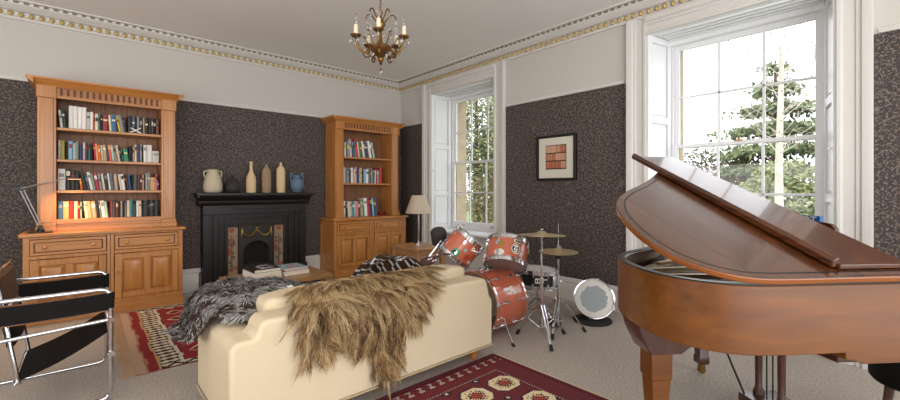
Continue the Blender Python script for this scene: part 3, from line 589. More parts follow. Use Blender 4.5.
b.box(-.17, .17, -.108, -.092, .265, .285).box(-.17, .17, -.108, -.092, .09, .105).box(-.17, .17, -.10, -.03, .10, .112)
b.build('grate', f)
b = B('brass')
for s in (-1, 1):
    b.tube([(s*.19, -.108, .775), (s*.18, -.11, .72), (s*.145, -.112, .685), (s*.10, -.112, .672), (s*.055, -.112, .69), (s*.02, -.11, .74), (0, -.108, .775)], [.006, .009, .013, .015, .013, .009, .006], 8)
    b.ball((s*.19, -.108, .778), .013, 8); b.tube([(s*.19, -.108, .77), (s*.195, -.11, .70), (s*.19, -.11, .65)], [.007, .009, .003], 6)
b.ball((0, -.108, .778), .015, 8); b.tube([(0, -.108, .77), (0, -.11, .72)], [.008, .003], 6)
b.tube([(-.205, -.104, .82), (.205, -.104, .82)], .006, 6); b.build('brass_swag', f)
M['tilecream'] = plain('glazed_cream_tile', (158, 132, 106), .3, coat=.2, var=.2); M['tilered'] = plain('glazed_orange_red_flower', (150, 72, 50), .3, coat=.2, var=.2, scale=30); M['tilegrn'] = plain('glazed_grey_green_leaf', (92, 98, 84), .2, coat=.4); M['grout'] = plain('tile_joint', (70, 60, 52), .9)
for s in (-1, 1):
    c = B(['tilecream', 'tilered', 'tilegrn', 'grout']); xc = s*.307
    c.box(xc-.076, xc+.076, -.06, -.012, .04, .845, 3)
    for i in range(5):
        z0 = .05+i*.158; c.box(xc-.073, xc+.073, -.068, -.06, z0, z0+.154)
        rn = random.Random(i*3+5)
        if i in (0, 4): c.extr([(xc+.035*cos(a*pi/3), z0+.077+.035*sin(a*pi/3)) for a in range(6)], 'y', -.0695, -.068, 1)
        else:
            c.extr([(xc-.012, z0), (xc+.012, z0), (xc+.008, z0+.154), (xc-.008, z0+.154)], 'y', -.069, -.068, 2)
            for q in range(7):
                cx, cz, r = xc+rn.uniform(-.045, .045), z0+.02+.115*rn.random(), rn.uniform(.018, .034)
                c.extr([(cx+r*cos(a*pi/4)*(1 if a % 2 else .7), cz+r*sin(a*pi/4)*(1 if a % 2 else .7)) for a in range(8)], 'y', -.0705-q*.0001, -.068, 1 if q % 3 else 2)
    c.build('tile_column', f, label='column of cream tiles with orange red flowers')
B('soot').box(-.75, .75, -.50, -.20, 0, .03).build('hearth_slab', f, bevel=.004)

# vases on the mantel
ZM = 1.2625
def vase(name, x, prof, mat, label, y=-.14, handles=(), n=28):
    b = B(mat).lathe(prof, n=n); t = b.build(name, smooth=50); t.location = (x, y, ZM); tag(t, label, 'vase', 'vases on the mantelpiece')
    for h in handles:
        q = B(mat).tube(smoothpts(h, 5), .0095, 8); o = q.build('handle', t)
    return t
M['vcream'] = plain('speckled_cream_stoneware', (190, 178, 152), .8, var=.12, scale=40); M['vblack'] = plain('matt_black_stoneware', (40, 37, 36), .7); M['vsand'] = plain('sand_stoneware', (212, 184, 144), .8, var=.08, scale=30); M['vtaupe'] = plain('taupe_stoneware', (150, 126, 98), .8, var=.08, scale=30); M['vblue'] = plain('slate_blue_stoneware', (88, 112, 132), .6, var=.1, scale=20)
vase('vase', -3.03, [(.075, 0), (.10, .015), (.113, .06), (.108, .12), (.09, .20), (.07, .25), (.058, .265), (.062, .295), (.065, .30), (.055, .30), (.05, .26), (0, .25)], 'vcream', 'squat cream jar with two small ear handles at left end of mantel', handles=[[(s*.062, 0, .275), (s*.095, 0, .275), (s*.10, 0, .235), (s*.088, 0, .20)] for s in (-1, 1)])
vase('vase', -2.80, [(.065, 0), (.09, .02), (.10, .065), (.09, .12), (.06, .165), (.028, .19), (.018, .21), (.02, .225), (.012, .225), (0, .21)], 'vblack', 'round black pointed vase beside the cream jar')
vase('vase', -2.57, [(.055, 0), (.06, .01), (.062, .08), (.062, .18), (.055, .22), (.035, .26), (.022, .30), (.019, .36), (.018, .41), (.022, .425), (.014, .425), (0, .40)], 'vsand', 'tall sand coloured bottle vase with long slim neck')
vase('vase', -2.37, [(.052, 0), (.058, .01), (.062, .10), (.06, .27), (.057, .31), (.03, .35), (.014, .37), (.014, .39), (.018, .40), (.01, .40), (0, .38)], 'vtaupe', 'brown taupe cylinder bottle vase in the middle of three tall ones')
vase('vase', -2.175, [(.054, 0), (.058, .01), (.06, .20), (.06, .30), (.052, .345), (.025, .375), (.016, .39), (.015, .42), (.019, .43), (.011, .43), (0, .40)], 'vsand', 'sand coloured cylinder bottle vase next to the blue jar')
vase('vase', -1.945, [(.04, 0), (.055, .012), (.088, .07), (.096, .12), (.088, .17), (.06, .20), (.042, .215), (.045, .245), (.05, .255), (.042, .255), (.036, .22), (0, .20)], 'vblue', 'slate blue jar with two pointed ear handles at right end of mantel', handles=[[(s*.045, 0, .215), (s*.075, 0, .275), (s*.085, 0, .285), (s*.09, 0, .24), (s*.088, 0, .165)] for s in (-1, 1)])

# ================================================================ DESK LAMP
t = thing('desk_lamp', 'black and chrome articulated desk lamp on left bookcase ledge', 'lamp', (-4.575, -.475, .8825))
B('blackm').box(-.085, .085, -.05, .05, 0, .014).lathe([(.03, .014), (.03, .03), (.02, .045), (.0, .05)], n=16).build('base', t, bevel=.003)
b = B('steel')
for s in (-1, 1): b.cyl((.0+s*.012, s*.006, .05), (-.128+s*.012, s*.006, .425), .0055, n=8)
b.build('lower_arm', t, label='pair of parallel chrome rods')
b = B('blackm').cyl((.0, -.016, .055), (.0, .016, .055), .022).build('lower_joint', t)
b = B('blackm').cyl((-.128, -.018, .43), (-.128, .018, .43), .022, n=14); b.box(-.175, -.10, -.01, .01, .42, .44); b.build('elbow_joint', t)
B('steel').cyl((-.128, -.02, .432), (.19, -.045, .535), .0055, n=8).build('upper_arm', t)
b = B('blackm').box(.185, .30, -.075, -.015, .527, .543); hd = b.build('lamp_head', t, bevel=.004)
B(emit('warm_led', (255, 196, 120), 2.5)).box(.195, .29, -.067, -.023, .5245, .527).build('led_strip', hd)
l = bpy.data.lights.new('desk_lamp_light', 'SPOT'); l.spot_size = radians(130); l.spot_blend = .8; l.shadow_soft_size = .03; l.energy = 26; l.color = (1, .60, .28)
o = bpy.data.objects.new('desk_lamp_light', l); COL.objects.link(o); o.location = (-4.335, -.52, 1.39); o.rotation_euler = (0, 0, 0)
# ================================================================ SIDE TABLE + TABLE LAMP
t = thing('side_table', 'small square pine side table in the window corner', 'table', (-.66, -1.38, 0), radians(0))
B('pineT').box(-.27, .27, -.33, .33, .465, .50).build('table_top', t, bevel=.008, seg=3)
b = B('pineT'); b.box(-.23, .23, -.29, -.27, .38, .465).box(-.23, .23, .27, .29, .38, .465).box(-.23, -.21, -.29, .29, .38, .465).box(.21, .23, -.29, .29, .38, .465); b.build('apron', t, bevel=.002)
for sx in (-1, 1):
    for sy in (-1, 1): B('pineT').box(sx*.215-.035, sx*.215+.035, sy*.275-.035, sy*.275+.035, 0, .465).build('leg', t, bevel=.005)
t = thing('table_lamp', 'chrome column lamp with beige shade on the pine side table', 'lamp', (-.55, -1.24, .5005))
B('chrome').lathe([(.075, 0), (.075, .012), (.06, .018), (.03, .022), (0, .024)], n=24).build('base', t)
B('chrome').cyl((0, 0, .02), (0, 0, .52), .013, n=12).build('stem', t)
B('shade').lathe([(.198, .455), (.10, .72), (.097, .72), (.195, .455)], n=32).build('lamp_shade', t)
B('blackm').cyl((0, 0, .52), (0, 0, .60), .018, n=10).tube([(-.097, 0, .715), (.097, 0, .715)], .003, 6).tube([(0, -.097, .715), (0, .097, .715)], .003, 6).cyl((0, 0, .60), (0, 0, .715), .004, n=6).build('bulb_holder', t)

# ================================================================ COFFEE TABLE
t = thing('coffee_table', 'low oak coffee table with lower shelf in front of fireplace', 'table', (-2.785, -1.78, .0065))
B('tableW').box(-.465, .465, -.30, .30, .375, .42).build('table_top', t, bevel=.004)
for sx in (-1, 1):
    for sy in (-1, 1): B('tableW').box(sx*.425-.035, sx*.425+.035, sy*.26-.035, sy*.26+.035, 0, .375).build('leg', t, bevel=.004)
B('tableW').box(-.42, .42, -.26, .26, .16, .185).build('lower_shelf', t, bevel=.003)
def flatbook(w, d, h, cov, loc, rz, label, group, top=None, art=None):
    b = B([cov, 'pages', top or cov]+([art] if art else []))
    b.box(0, w, 0, d, 0, .003).box(0, w, 0, d, h-.003, h, 2).box(0, .004, 0, d, .003, h-.003).box(.004, w-.004, .004, d-.004, .003, h-.003, 1)
    if art:
        rn = random.Random(3)
        for k in range(10):
            x, y = rn.uniform(.1, .8)*w, rn.uniform(.15, .75)*d; b.box(x, x+rn.uniform(.02, .06), y, y+rn.uniform(.01, .03), h, h+.0006, 3)
    o = b.build('book'); o.location = loc; o.rotation_euler = (0, 0, rz); return tag(o, label, 'book', group)
G = 'large books on the coffee table'
flatbook(.27, .33, .062, 'white', (-3.045, -1.90, .4275), .03, 'thick white picture book at the bottom of the left pile on the coffee table', G)
flatbook(.255, .32, .032, 'black', (-3.035, -1.892, .4902), .03, 'glossy black picture book on top of the left pile on coffee table', G, art='white')
flatbook(.265, .30, .036, 'white', (-2.745, -1.885, .4275), .05, 'white book at the bottom of the right pile on the coffee table', G)
flatbook(.25, .29, .016, BM['darkred'], (-2.74, -1.88, .4642), .05, 'thin dark red book in the middle of the right pile on coffee table', G)
flatbook(.25, .285, .014, 'white', (-2.742, -1.878, .4808), .06, 'pale magazine with red lettering on top of the right pile on coffee table', G, top='skyblue', art=BM['red'])
flatbook(.30, .22, .02, BM['grey'], (-2.70, -2.02, .1925), 0, 'grey magazine on the lower shelf of the coffee table', G)

# ================================================================ SOFA
t = thing('sofa', 'cream loose covered two seat sofa seen from behind', 'sofa', (-2.82, -3.95, 0))
b = B('cream'); hl = .92
zA, zB = .565, .648
pts = [(-hl, .105)]+[(-hl, .46)]+arc(-hl+.055, zA-.055, .055, 180, 90, 5)+[(-hl+.10, zA)]+[(-hl+.125, zB-.07)]+arc(-hl+.185, zB-.055, .055, 175, 90, 5)+arc(hl-.11, zB-.075, .055, 90, 10, 5)+[(hl-.03, zA-.08), (hl, .46), (hl, .105)]
b.extr(pts, 'y', 0, .20)
for s in (-1, 1):
    xa = -hl+.004 if s < 0 else hl-.204
    ap = [(xa, .108)]+arc(xa+.06, zA-.064, .06, 180, 90, 5)+arc(xa+.14, zA-.064, .06, 90, 0, 5)+[(xa+.20, .108)]
    b.extr(ap, 'y', .175, .77)
b.box(-hl+.19, hl-.19, .15, .76, .11, .40)
b.build('loose_cover', t, bevel=.022, seg=3, smooth=60)
b = B('creamp'); b.tube([(-hl, -.001, .108), (hl, -.001, .108), (hl+.002, .77, .108)], .005, 6); b.tube([(-hl-.001, 0, .108), (-hl-.001, .77, .108)], .005, 6); b.build('hem_piping', t)
for sx in (-1, 1):
    for y in (.10, .70): B('pineH').add([(sx*.80+dx*q, y+dy*q, z) for q, z in ((.022, 0), (.032, .12)) for dx, dy in ((-1, -1), (1, -1), (1, 1), (-1, 1))], [(3, 2, 1, 0), (4, 5, 6, 7)]+[(i, (i+1) % 4, 4+(i+1) % 4, 4+i) for i in range(4)]).build('leg', t, bevel=.003)
def cushion(x0, x1, y0, y1, z0, z1, puff, name):
    nx, ny, nz = 12, 4, 6; b = B(['cream', 'creamp']); bm = bmesh.new()
    c = ((x0+x1)/2, (y0+y1)/2, (z0+z1)/2); h = ((x1-x0)/2, (y1-y0)/2, (z1-z0)/2)
    bmesh.ops.create_cube(bm, size=2); bmesh.ops.subdivide_edges(bm, edges=bm.edges, cuts=9, use_grid_fill=True)
    vs = []
    for v in bm.verts:
        p = v.co.copy(); k = [1-abs(q)**4 for q in p]; q = Vector(p)
        # superellipsoid rounding + puff
        L = (abs(q.x)**9+abs(q.y)**7+abs(q.z)**7)**(1/8.0); q = q/max(L, .001)
        pf = 1+puff*(1-min(1, abs(p.x))**3)
        q = Vector((q.x*h[0], q.y*h[1]*pf, q.z*h[2]*(1+.04*(1-p.x**2))))+Vector(c)
        q += Vector((0, 0, .008))*noise.noise(q*6); vs.append(q)
    idx = {v: i for i, v in enumerate(bm.verts)}; b.add(vs, [tuple(idx[v] for v in f.verts) for f in bm.faces]); bm.free()
    yf = c[1]-h[1]*.72; b.tube([(x0+.03, yf, z0+.06), (x0+.02, yf, z1-.06), (x0+.06, yf, z1-.025), (c[0], yf, z1-.018), (x1-.06, yf, z1-.025), (x1-.02, yf, z1-.06), (x1-.03, yf, z0+.06)], .005, 6, 1)
    return b.build(name, t, smooth=60)
cushion(-.715, -.005, .20, .78, .40, .53, .0, 'seat_cushion'); cushion(.005, .715, .20, .78, .40, .53, .0, 'seat_cushion')
cushion(-.70, -.0, .19, .40, .50, .70, .10, 'back_cushion'); cushion(.0, .83, .19, .40, .50, .70, .10, 'back_cushion')

# ---------------------------------------------------------------- fur
def strands(b, roots, wid, segs, seed):
    """roots: (p, n, flow, length, lift, mat) -> tapered curved hairs"""
    rnd = random.Random(seed)
    for p, n, fl, L, lift, mi in roots:
        d = (fl+n*lift).normalized(); pts = [Vector(p)]
        for k in range(segs):
            d = (d*(1)+fl*.45+Vector((0, 0, -.16))+Vector((rnd.uniform(-.13, .13), rnd.uniform(-.13, .13), rnd.uniform(-.1, .1)))).normalized(); pts.append(pts[-1]+d*(L/segs))
        side = d.cross(n)
        if side.length < .05: side = d.orthogonal()
        side = (side.normalized()+Vector((rnd.uniform(-.5, .5), rnd.uniform(-.5, .5), rnd.uniform(-.5, .5)))).normalized()
        vs = []
        for k, q in enumerate(pts): w = wid*(1-.85*(k/segs)**1.5); vs += [q-side*w, q+side*w]
        b.add(vs, [(2*k, 2*k+1, 2*k+3, 2*k+2) for k in range(segs)], mi)
def inpoly(x, y, P):
    c = False
    for i in range(len(P)):
        (x1, y1), (x2, y2) = P[i], P[i-1]
        if (y1 > y) != (y2 > y) and x < (x2-x1)*(y-y1)/(y2-y1)+x1: c = not c
    return c
def furmat(nm, c): 
    m = plain(nm, c, .65, var=.12, scale=60, spec=.25); return m
M['fur1'] = furmat('pale_olive_wool', (182, 156, 116)); M['fur2'] = furmat('honey_brown_wool', (146, 114, 76)); M['fur3'] = furmat('brown_wool', (102, 76, 48)); M['fur4'] = furmat('dark_brown_wool', (62, 45, 30)); M['hide'] = plain('sheep_hide', (150, 124, 90), .9)
P = [(-3.40, .02), (-3.41, .14), (-3.36, .24), (-3.25, .20), (-3.14, .17), (-3.02, .25), (-2.96, .42), (-2.88, .50), (-2.82, .42), (-2.76, .28), (-2.66, .18), (-2.62, .10), (-2.56, -.04), (-2.44, -.20), (-2.34, -.28), (-2.44, -.36), (-2.60, -.33), (-2.85, -.38), (-3.10, -.34), (-3.28, -.25), (-3.40, -.12)]
def drape(x, s):
    """surface of the sofa back: s<0 over the cushions, s>0 down the outside"""
    if s < -.20: u = min(1, (-s-.20)/.2); return Vector((x, -3.75+(-s-.20)*.9, .715-.02*u*u)), Vector((0, -.25, 1)).normalized()
    if s < -.02: u = (-s-.02)/.18; return Vector((x, -3.93+.18*u,   .665+.05*u*u*(3-2*u))), Vector((0, -.5, 1)).normalized()
    if s < .04: a = (s+.02)/.06*pi/2; return Vector((x, -3.935-.03*sin(a), .64+.03*cos(a))), Vector((0, -sin(a), cos(a)))
    return Vector((x, -3.965, .64-(s-.04))), Vector((0, -1, 0))
b = B('hide'); st = .02; cells = {}
for i in range(70):
    for j in range(50):
        x, s = -3.5+i*st, -.42+j*st
        if inpoly(x+st/2, s+st/2, P):
            vs = []
            for dx, ds in ((0, 0), (1, 0), (1, 1), (0, 1)):
                p, n = drape(x+dx*st, s+ds*st); vs.append(p+n*.012)
            b.add(vs, [(0, 1, 2, 3)])
rug = b.build('sheepskin', smooth=80); tag(rug, 'long haired brown sheepskin thrown over the back of the sofa', 'sheepskin')
rnd = random.Random(11)
def lockdir(x, s):
    p, n = drape(x, s); t1 = Vector((1, 0, 0)); eps = .01; t2 = (drape(x, s+eps)[0]-drape(x, s-eps)[0]).normalized()
    c1 = noise.noise(Vector((x*5, s*5, 1.3))); c2 = noise.noise(Vector((x*13, s*13, 4.1)))
    ang = c1*1.4+c2*1.3+rnd.gauss(0, .28); out = max(-1.1, min(1.1, (x+2.87)*1.3))*(1 if s < .1 else .5)
    if s < -.22: t2 = -t2*.2+Vector((0, -.6, .1))
    return p+n*.012, n, (t2*cos(ang)+t1*(sin(ang)+out)).normalized(), c1, c2
def curve(p, n, fl, L, lift, segs, curl, ph):
    d = (fl+n*lift).normalized(); sd = fl.cross(n).normalized(); pts = [Vector(p)]
    for k in range(segs):
        d = (d+fl*.5+Vector((0, 0, -.22))+sd*curl*sin(ph+k*1.5)).normalized(); pts.append(pts[-1]+d*(L/segs))
        if pts[-1].y > -3.97-.02 and pts[-1].z < .63 and pts[-1].y < -3.9: pts[-1].y = -3.985
    return pts
b = B(['fur1', 'fur2', 'fur3', 'fur4']); nl = 0; SG = 6
while nl < 1500:
    x, s = rnd.uniform(-3.5, -2.2), rnd.uniform(-.42, .55)
    if not inpoly(x, s, P) or x > -2.36: continue
    nl += 1; p, n, fl, c1, c2 = lockdir(x, s)
    L = .15*rnd.uniform(.65, 1.25)*(1.0 if s > .08 else 1.1); lift = rnd.uniform(.35, .8)*(1 if s > -.02 else .8)
    spine = curve(p, n, fl, L, lift, SG, rnd.uniform(.1, .5), rnd.random()*6.28); tone = c2*.5+c1*.35+rnd.gauss(0, .24)+(.22 if s < .02 else 0)
    for q in range(14):
        ox, os = rnd.gauss(0, .016), rnd.gauss(0, .016)
        if not inpoly(x+ox, s+os, P): ox = os = 0
        pp, nn = drape(x+ox, s+os); off = pp+nn*.012-p; k_ = rnd.uniform(.8, 1.1); gat = rnd.uniform(.55, .95)
        pts = [p+(c-p)*k_+off*(1-gat*(i/SG)**.8)+Vector((rnd.gauss(0, 1), rnd.gauss(0, .6), rnd.gauss(0, 1)))*.0022*i/2 for i, c in enumerate(spine)]
        t_ = tone+rnd.gauss(0, .14); mi = 0 if t_ > .20 else 1 if t_ > -.06 else 2 if t_ > -.34 else 3
        side = (fl.cross(n).normalized()+Vector((rnd.uniform(-.6, .6), rnd.uniform(-.6, .6), rnd.uniform(-.6, .6)))).normalized(); vs = []
        for i, c in enumerate(pts): w = .0021*(1-.85*(i/SG)**2); vs += [c-side*w, c+side*w]
        b.add(vs, [(2*i, 2*i+1, 2*i+3, 2*i+2) for i in range(SG)], mi)
f_ = b.build('fleece', rug, smooth=180); f_['kind'] = 'stuff'

# ---------------------------------------------------------------- grey fur throw heaped on the sofa's near arm
M['tg1'] = furmat('silver_fur_tip', (206, 204, 200)); M['tg2'] = furmat('grey_fur', (134, 131, 128)); M['tg3'] = furmat('charcoal_fur', (66, 62, 60)); M['tg4'] = furmat('chestnut_fur', (66, 40, 28)); M['tlin'] = plain('dark_brown_fur_hide', (60, 42, 34), .9)
def sstep(a, b_, x): x = max(0, min(1, (x-a)/(b_-a))); return x*x*(3-2*x)
def heap(u, v):
    x = -3.45+u*.43; y = -3.26+v*.46
    r = math.hypot(u, v); base = .578
    h = .115*(1-min(1, r)**3)+.04*noise.noise(Vector((x*5, y*5, 2)))+.03*noise.noise(Vector((x*11, y*9, 5)))
    z = base+max(h, .012)
    drop = max(0, min(1, (-3.745-x)/.07)); z -= drop*.12
    fr = max(0, min(1, (y+3.10)/.42)); z -= .16*fr**1.6
    return Vector((x-.0, y, z))
def hn(u, v):
    e = .02; a = heap(u+e, v)-heap(u-e, v); c = heap(u, v+e)-heap(u, v-e); return a.cross(c).normalized()
b = B('tlin'); n = 40
def inside(u, v): return math.hypot(u, v)+.12*noise.noise(Vector((math.atan2(v, u)*1.5, 3, 1))) < .97
for i in range(n):
    for j in range(n):
        u, v, d = -1.05+2.1*i/n, -1.05+2.1*j/n, 2.1/n
        if inside(u+d/2, v+d/2): b.add([heap(u, v), heap(u+d, v), heap(u+d, v+d), heap(u, v+d)], [(0, 1, 2, 3)])
thr = b.build('fur_throw', smooth=180); tag(thr, 'grey and chestnut shaggy fur throw heaped on left arm of sofa', 'throw')
md = thr.modifiers.new('sol', 'SOLIDIFY'); md.thickness = .012; md.offset = -1
roots = []
while len(roots) < 17000:
    u, v = rnd.uniform(-1.1, 1.1), rnd.uniform(-1.1, 1.1)
    if not inside(u, v): continue
    p, nn = heap(u, v), hn(u, v); a = noise.noise(Vector((u*4, v*4, 0)))*3+rnd.gauss(0, .5)
    fl = Vector((sin(a)-.2, -abs(cos(a)), 0)); fl = (fl-nn*fl.dot(nn)).normalized()
    q = noise.noise(Vector((p.x*7+noise.noise(p*6)*1.5, p.y*15, p.z*14)))+rnd.gauss(0, .10)
    brown = q > .16
    mi = 3 if brown and rnd.random() < .85 else (0 if rnd.random() < .38 else 1 if rnd.random() < .6 else 2)
    roots.append((p, nn, fl, .052*rnd.uniform(.7, 1.3)*(.6 if brown else 1), 1.0, mi))
b = B(['tg1', 'tg2', 'tg3', 'tg4']); strands(b, roots, .0019, 3, 9); f_ = b.build('fur_pile', thr, smooth=180); f_['kind'] = 'stuff'
b = B('white').box(-.018, .018, -.001, .001, 0, .035); o = b.build('care_label', thr); o.location = heap(.38, -.50)+Vector((0, -.03, .01)); o.rotation_euler = (radians(-35), 0, .3)

# ---------------------------------------------------------------- striped satin throw on the sofa's right side
M['satin'] = plain('brown_satin', (70, 40, 28), .25, var=.2, coat=.4); M['satinw'] = plain('silver_satin_stripe', (206, 204, 208), .22, var=.05, coat=.4); M['satink'] = plain('black_satin_stripe', (24, 22, 24), .28, coat=.4)
b = B(['satin', 'satinw', 'satink']); nx, ny = 64, 26
def satin(i, j):
    u, v = i/nx, j/ny; x = -2.72+u*.78; y = -3.52+v*.34
    z = .735+.045*sin(u*7+.6)*(1-.4*v)+.03*sin(u*17+v*4)+.02*noise.noise(Vector((x*9, y*9, 0)))+.045*math.exp(-((u-.28)/.16)**2)
    z -= .20*v**2; z = max(z, .70-.17*v); return (x+.03*sin(v*5+u*3), y, z)
for i in range(nx):
    for j in range(ny):
        k = int((j*1.0+2.2*sin(i*.16)) % 8); mi = 1 if k in (0, 3) else 2 if k in (1, 4) else 0
        if i > nx*.62: mi = 0 if noise.noise(Vector((i*.35, j*.4, 2))) < .12 else (1 if (i+j) % 3 == 0 else 0)
        b.add([satin(i, j), satin(i+1, j), satin(i+1, j+1), satin(i, j+1)], [(0, 1, 2, 3)], mi)
o = b.build('satin_throw', smooth=180); tag(o, 'crumpled brown satin throw with white and black stripes behind the sheepskin', 'throw')
md = o.modifiers.new('sol', 'SOLIDIFY'); md.thickness = .006; md.offset = 1

# ================================================================ RUGS (woven pattern, cell by cell)
RC = {'r_red': (114, 50, 51), 'r_dark': (84, 36, 42), 'r_navy': (52, 44, 62), 'r_cream': (216, 196, 158), 'r_grey': (170, 156, 148), 'r_rust': (172, 78, 58), 'k_red': (132, 48, 50), 'k_brown': (60, 46, 40), 'k_white': (200, 188, 168), 'k_beige': (180, 150, 126), 'k_tan': (176, 140, 96)}
for k, v in RC.items(): M[k] = plain('wool_'+k[2:]+('_kilim' if k[0] == 'k' else ''), v, .95, var=.12, scale=90, spec=.1, bump=.2)
def woven(name, label, x0, x1, y0, y1, cx, cy, fn, mats, h=.007):
    nx, ny = int((x1-x0)/cx), int((y1-y0)/cy); b = B(mats); idx = {m: i for i, m in enumerate(mats)}
    b.box(x0, x1, y0, y1, .0008, h-.0012, 0)
    n0 = len(b.v); b.v += [(x0+(x1-x0)*i/nx, y0+(y1-y0)*j/ny, h) for j in range(ny+1) for i in range(nx+1)]
    for j in range(ny):
        for i in range(nx):
            m = fn(x0+(x1-x0)*(i+.5)/nx, y0+(y1-y0)*(j+.5)/ny, i, j)
            q = n0+j*(nx+1)+i; b.f.append((q, q+1, q+nx+2, q+nx+1)); b.i.append(idx[m])
    o = b.build(name, smooth=60); return tag(o, label, 'rug')
def redrug(x, y, i, j):
    u = -1.83-x; v = -3.90-y                 # distances from the right and from the sofa-side edge
    e = min(u, v, 1.22-v+.0, x+4.3)
    if u < .012: return 'r_cream'
    if e < .035: return 'r_red' if (i+j) % 3 else 'r_navy'
    if e < .05: return 'r_dark'
    if e < .135 and v < .135:                # row of hooked S motifs
        s = (u % .085)/.085; w = (v-.05)/.085
        return 'r_grey' if (abs(w-.2) < .09 and .25 < s < .7) or (abs(w-.8) < .09 and .3 < s < .75) or (abs((s-.5)-(w-.5)*.5) < .09 and .2 < w < .8) else ('r_red' if (i//2+j) % 5 else 'r_dark')
    if e < .21: return ('r_navy' if (i+2*j) % 4 == 0 else 'r_red') if u < v else ('r_dark' if (2*i+j) % 4 == 0 else 'r_red')
    if e < .222: return 'r_grey' if (i+j) % 2 else 'r_navy'
    # field of guls
    a = (u-.325)/.262; c = (v-.385)/.285; ia, ic = round(a), round(c); da, dc = abs(a-ia)*.262, abs(c-ic)*.285
    o = max(da/.112, dc/.102, (da+dc)/.160)
    if o < 1:
        if o > .90: return 'r_navy'
        q = max(da/.05, dc/.045, (da+dc)/.07)
        if q > 1.15: return 'r_cream' if not (q < 1.5 and (i*2+j) % 5 == 0) else 'r_navy'
        if q > .8: return 'r_navy' if (i+j) % 3 else 'r_cream'
        return 'r_rust' if (i+j) % 3 else 'r_navy'
    da2, dc2 = abs(a-math.floor(a)-.5)*.262, abs(c-math.floor(c)-.5)*.285
    if da2+dc2 < .035: return 'r_cream' if da2+dc2 < .015 else 'r_navy'
    return 'r_red' if (i*3+j*2) % 7 > 1 else ('r_navy' if (i+j) % 2 else 'r_dark')
woven('patterned_rug', 'deep red rug with cream medallions behind the sofa', -4.30, -1.83, -5.12, -3.90, .0105, .0105, redrug, ['r_red', 'r_dark', 'r_navy', 'r_cream', 'r_grey', 'r_rust'])
def kilim(x, y, i, j):
    u = x+3.985+.008*sin(y*9); v = y+2.50; vv = min(v, -.60-y)
    if u < .06: return 'k_beige'
    if u < .075: return 'k_red' if j % 2 else 'k_beige'
    if u < .135: return 'k_red'
    if u < .15: return 'k_tan'
    if vv < .09:
        s = (u % .12)/.12; w = vv/.09
        return 'k_brown' if w < .2 or abs(w-.2-abs(s-.5)*1.2) < .22 else 'k_white'
    def teeth(d, w):                           # two facing rows of white teeth on brown
        s = abs((y % .075)/.0375-1); q = abs(d/w-.5)*2
        return 'k_white' if s < .75-.5*abs(q-.5)*2 and q > .12 or q < .1 and s < .3 else 'k_brown'
    u -= .15; per = .47
    if u < .125: return teeth(u, .125)
    if u < .15: return 'k_white'
    w = (u-.15) % per
    if w < .26:                                # red field with stepped diamonds
        s = ((y+.1*((u-.15)//per)) % .26)/.26; q = abs(w-.13)/.13; d = q*.9+abs(s-.5)*1.7
        d = math.floor(d*9)/9
        if .34 < d < .5: return 'k_white'
        if d < .12: return 'k_brown'
        if .12 <= d < .34: return 'k_tan' if int((y+.9)/.30) % 2 else 'k_red'
        if q > .93: return 'k_brown' if j % 4 < 2 else 'k_red'
        return 'k_red'
    if w < .285: return 'k_white'
    if w < .41: return teeth(w-.285, .125)
    return 'k_red' if w < .45 else 'k_white'
kl = woven('kilim', 'flat woven red and brown kilim with toothed borders before the bookcase', -3.985, -1.95, -2.50, -.60, .0125, .0125, kilim, ['k_red', 'k_brown', 'k_white', 'k_beige', 'k_tan'], .006)
b = B(['k_beige', 'k_tan']); rnd = random.Random(4)
for i in range(230):
    y = -2.495+1.89*i/229; L = rnd.uniform(.05, .10); b.tube([(-3.984, y, .0035), (-3.984-L*.5, y+rnd.uniform(-.008, .008), .004), (-3.984-L, y+rnd.uniform(-.02, .02), .003)], .0022, 4, rnd.choice([0, 0, 1]))
fr = b.build('fringe', kl); fr['kind'] = 'stuff'

# ================================================================ TUBULAR ARMCHAIR
t = thing('tubular_armchair', 'chrome tube armchair with black leather straps at left edge', 'chair', (-4.13, -2.435, 0))
R_ = .0125
def loop(y):
    c = .05; P = [(0, .0135+c), (0, .69-c)]+[(-c+c*cos(radians(a)), .69-c+c*sin(radians(a))) for a in (30, 60, 90)]+[(-.62+c, .69)]+[(-.62+c-c*sin(radians(a)), .69-c+c*cos(radians(a))) for a in (30, 60, 90)]+[(-.62, .0135+c)]+[(-.62+c-c*cos(radians(a)), .0135+c-c*sin(radians(a))) for a in (30, 60, 90)]+[(-c, .0135)]+[(-c+c*sin(radians(a)), .0135+c-c*cos(radians(a))) for a in (30, 60)]
    return [(x, y, z) for x, z in P]
for y in (-.365, .365):
    b = B('chrome').tube(loop(y), R_, 10, closed=True); s_ = b.build('side_frame', t, smooth=60)
    b = B('chrome').tube([(0, y, .50), (-.62, y, .465)], R_*.9, 8); b.build('lower_rail', t, smooth=60)
    b = B(['leather', 'leatherE'])
    n = 10
    for side in (-.005, .005):
        vs = []
        for i in range(n+1): x = -.005-.61*i/n; sg = .010*sin(pi*i/n); vs += [(x, y+side, .560-sg*.6), (x, y+side, .668-sg)]
        b.add(vs, [(2*i, 2*i+2, 2*i+3, 2*i+1) for i in range(n)])
    for z in (.558, .669): b.tube([(-.005-.61*i/n, y, z-(.010 if z > .6 else .006)*sin(pi*i/n)) for i in range(n+1)], .0062, 6, 1)
    for x in (0, -.62): b.cyl((x, y, .572), (x, y, .668), .0165, n=10)
    b.build('arm_strap', t, smooth=60)
    for x, z in ((0, .50), (0, .29), (0, .69)): 
        if z < .6: b = B('chrome').cyl((x, y-.016, z), (x, y+.016, z), .018, n=10); b.build('bracket', t)
yb = .30
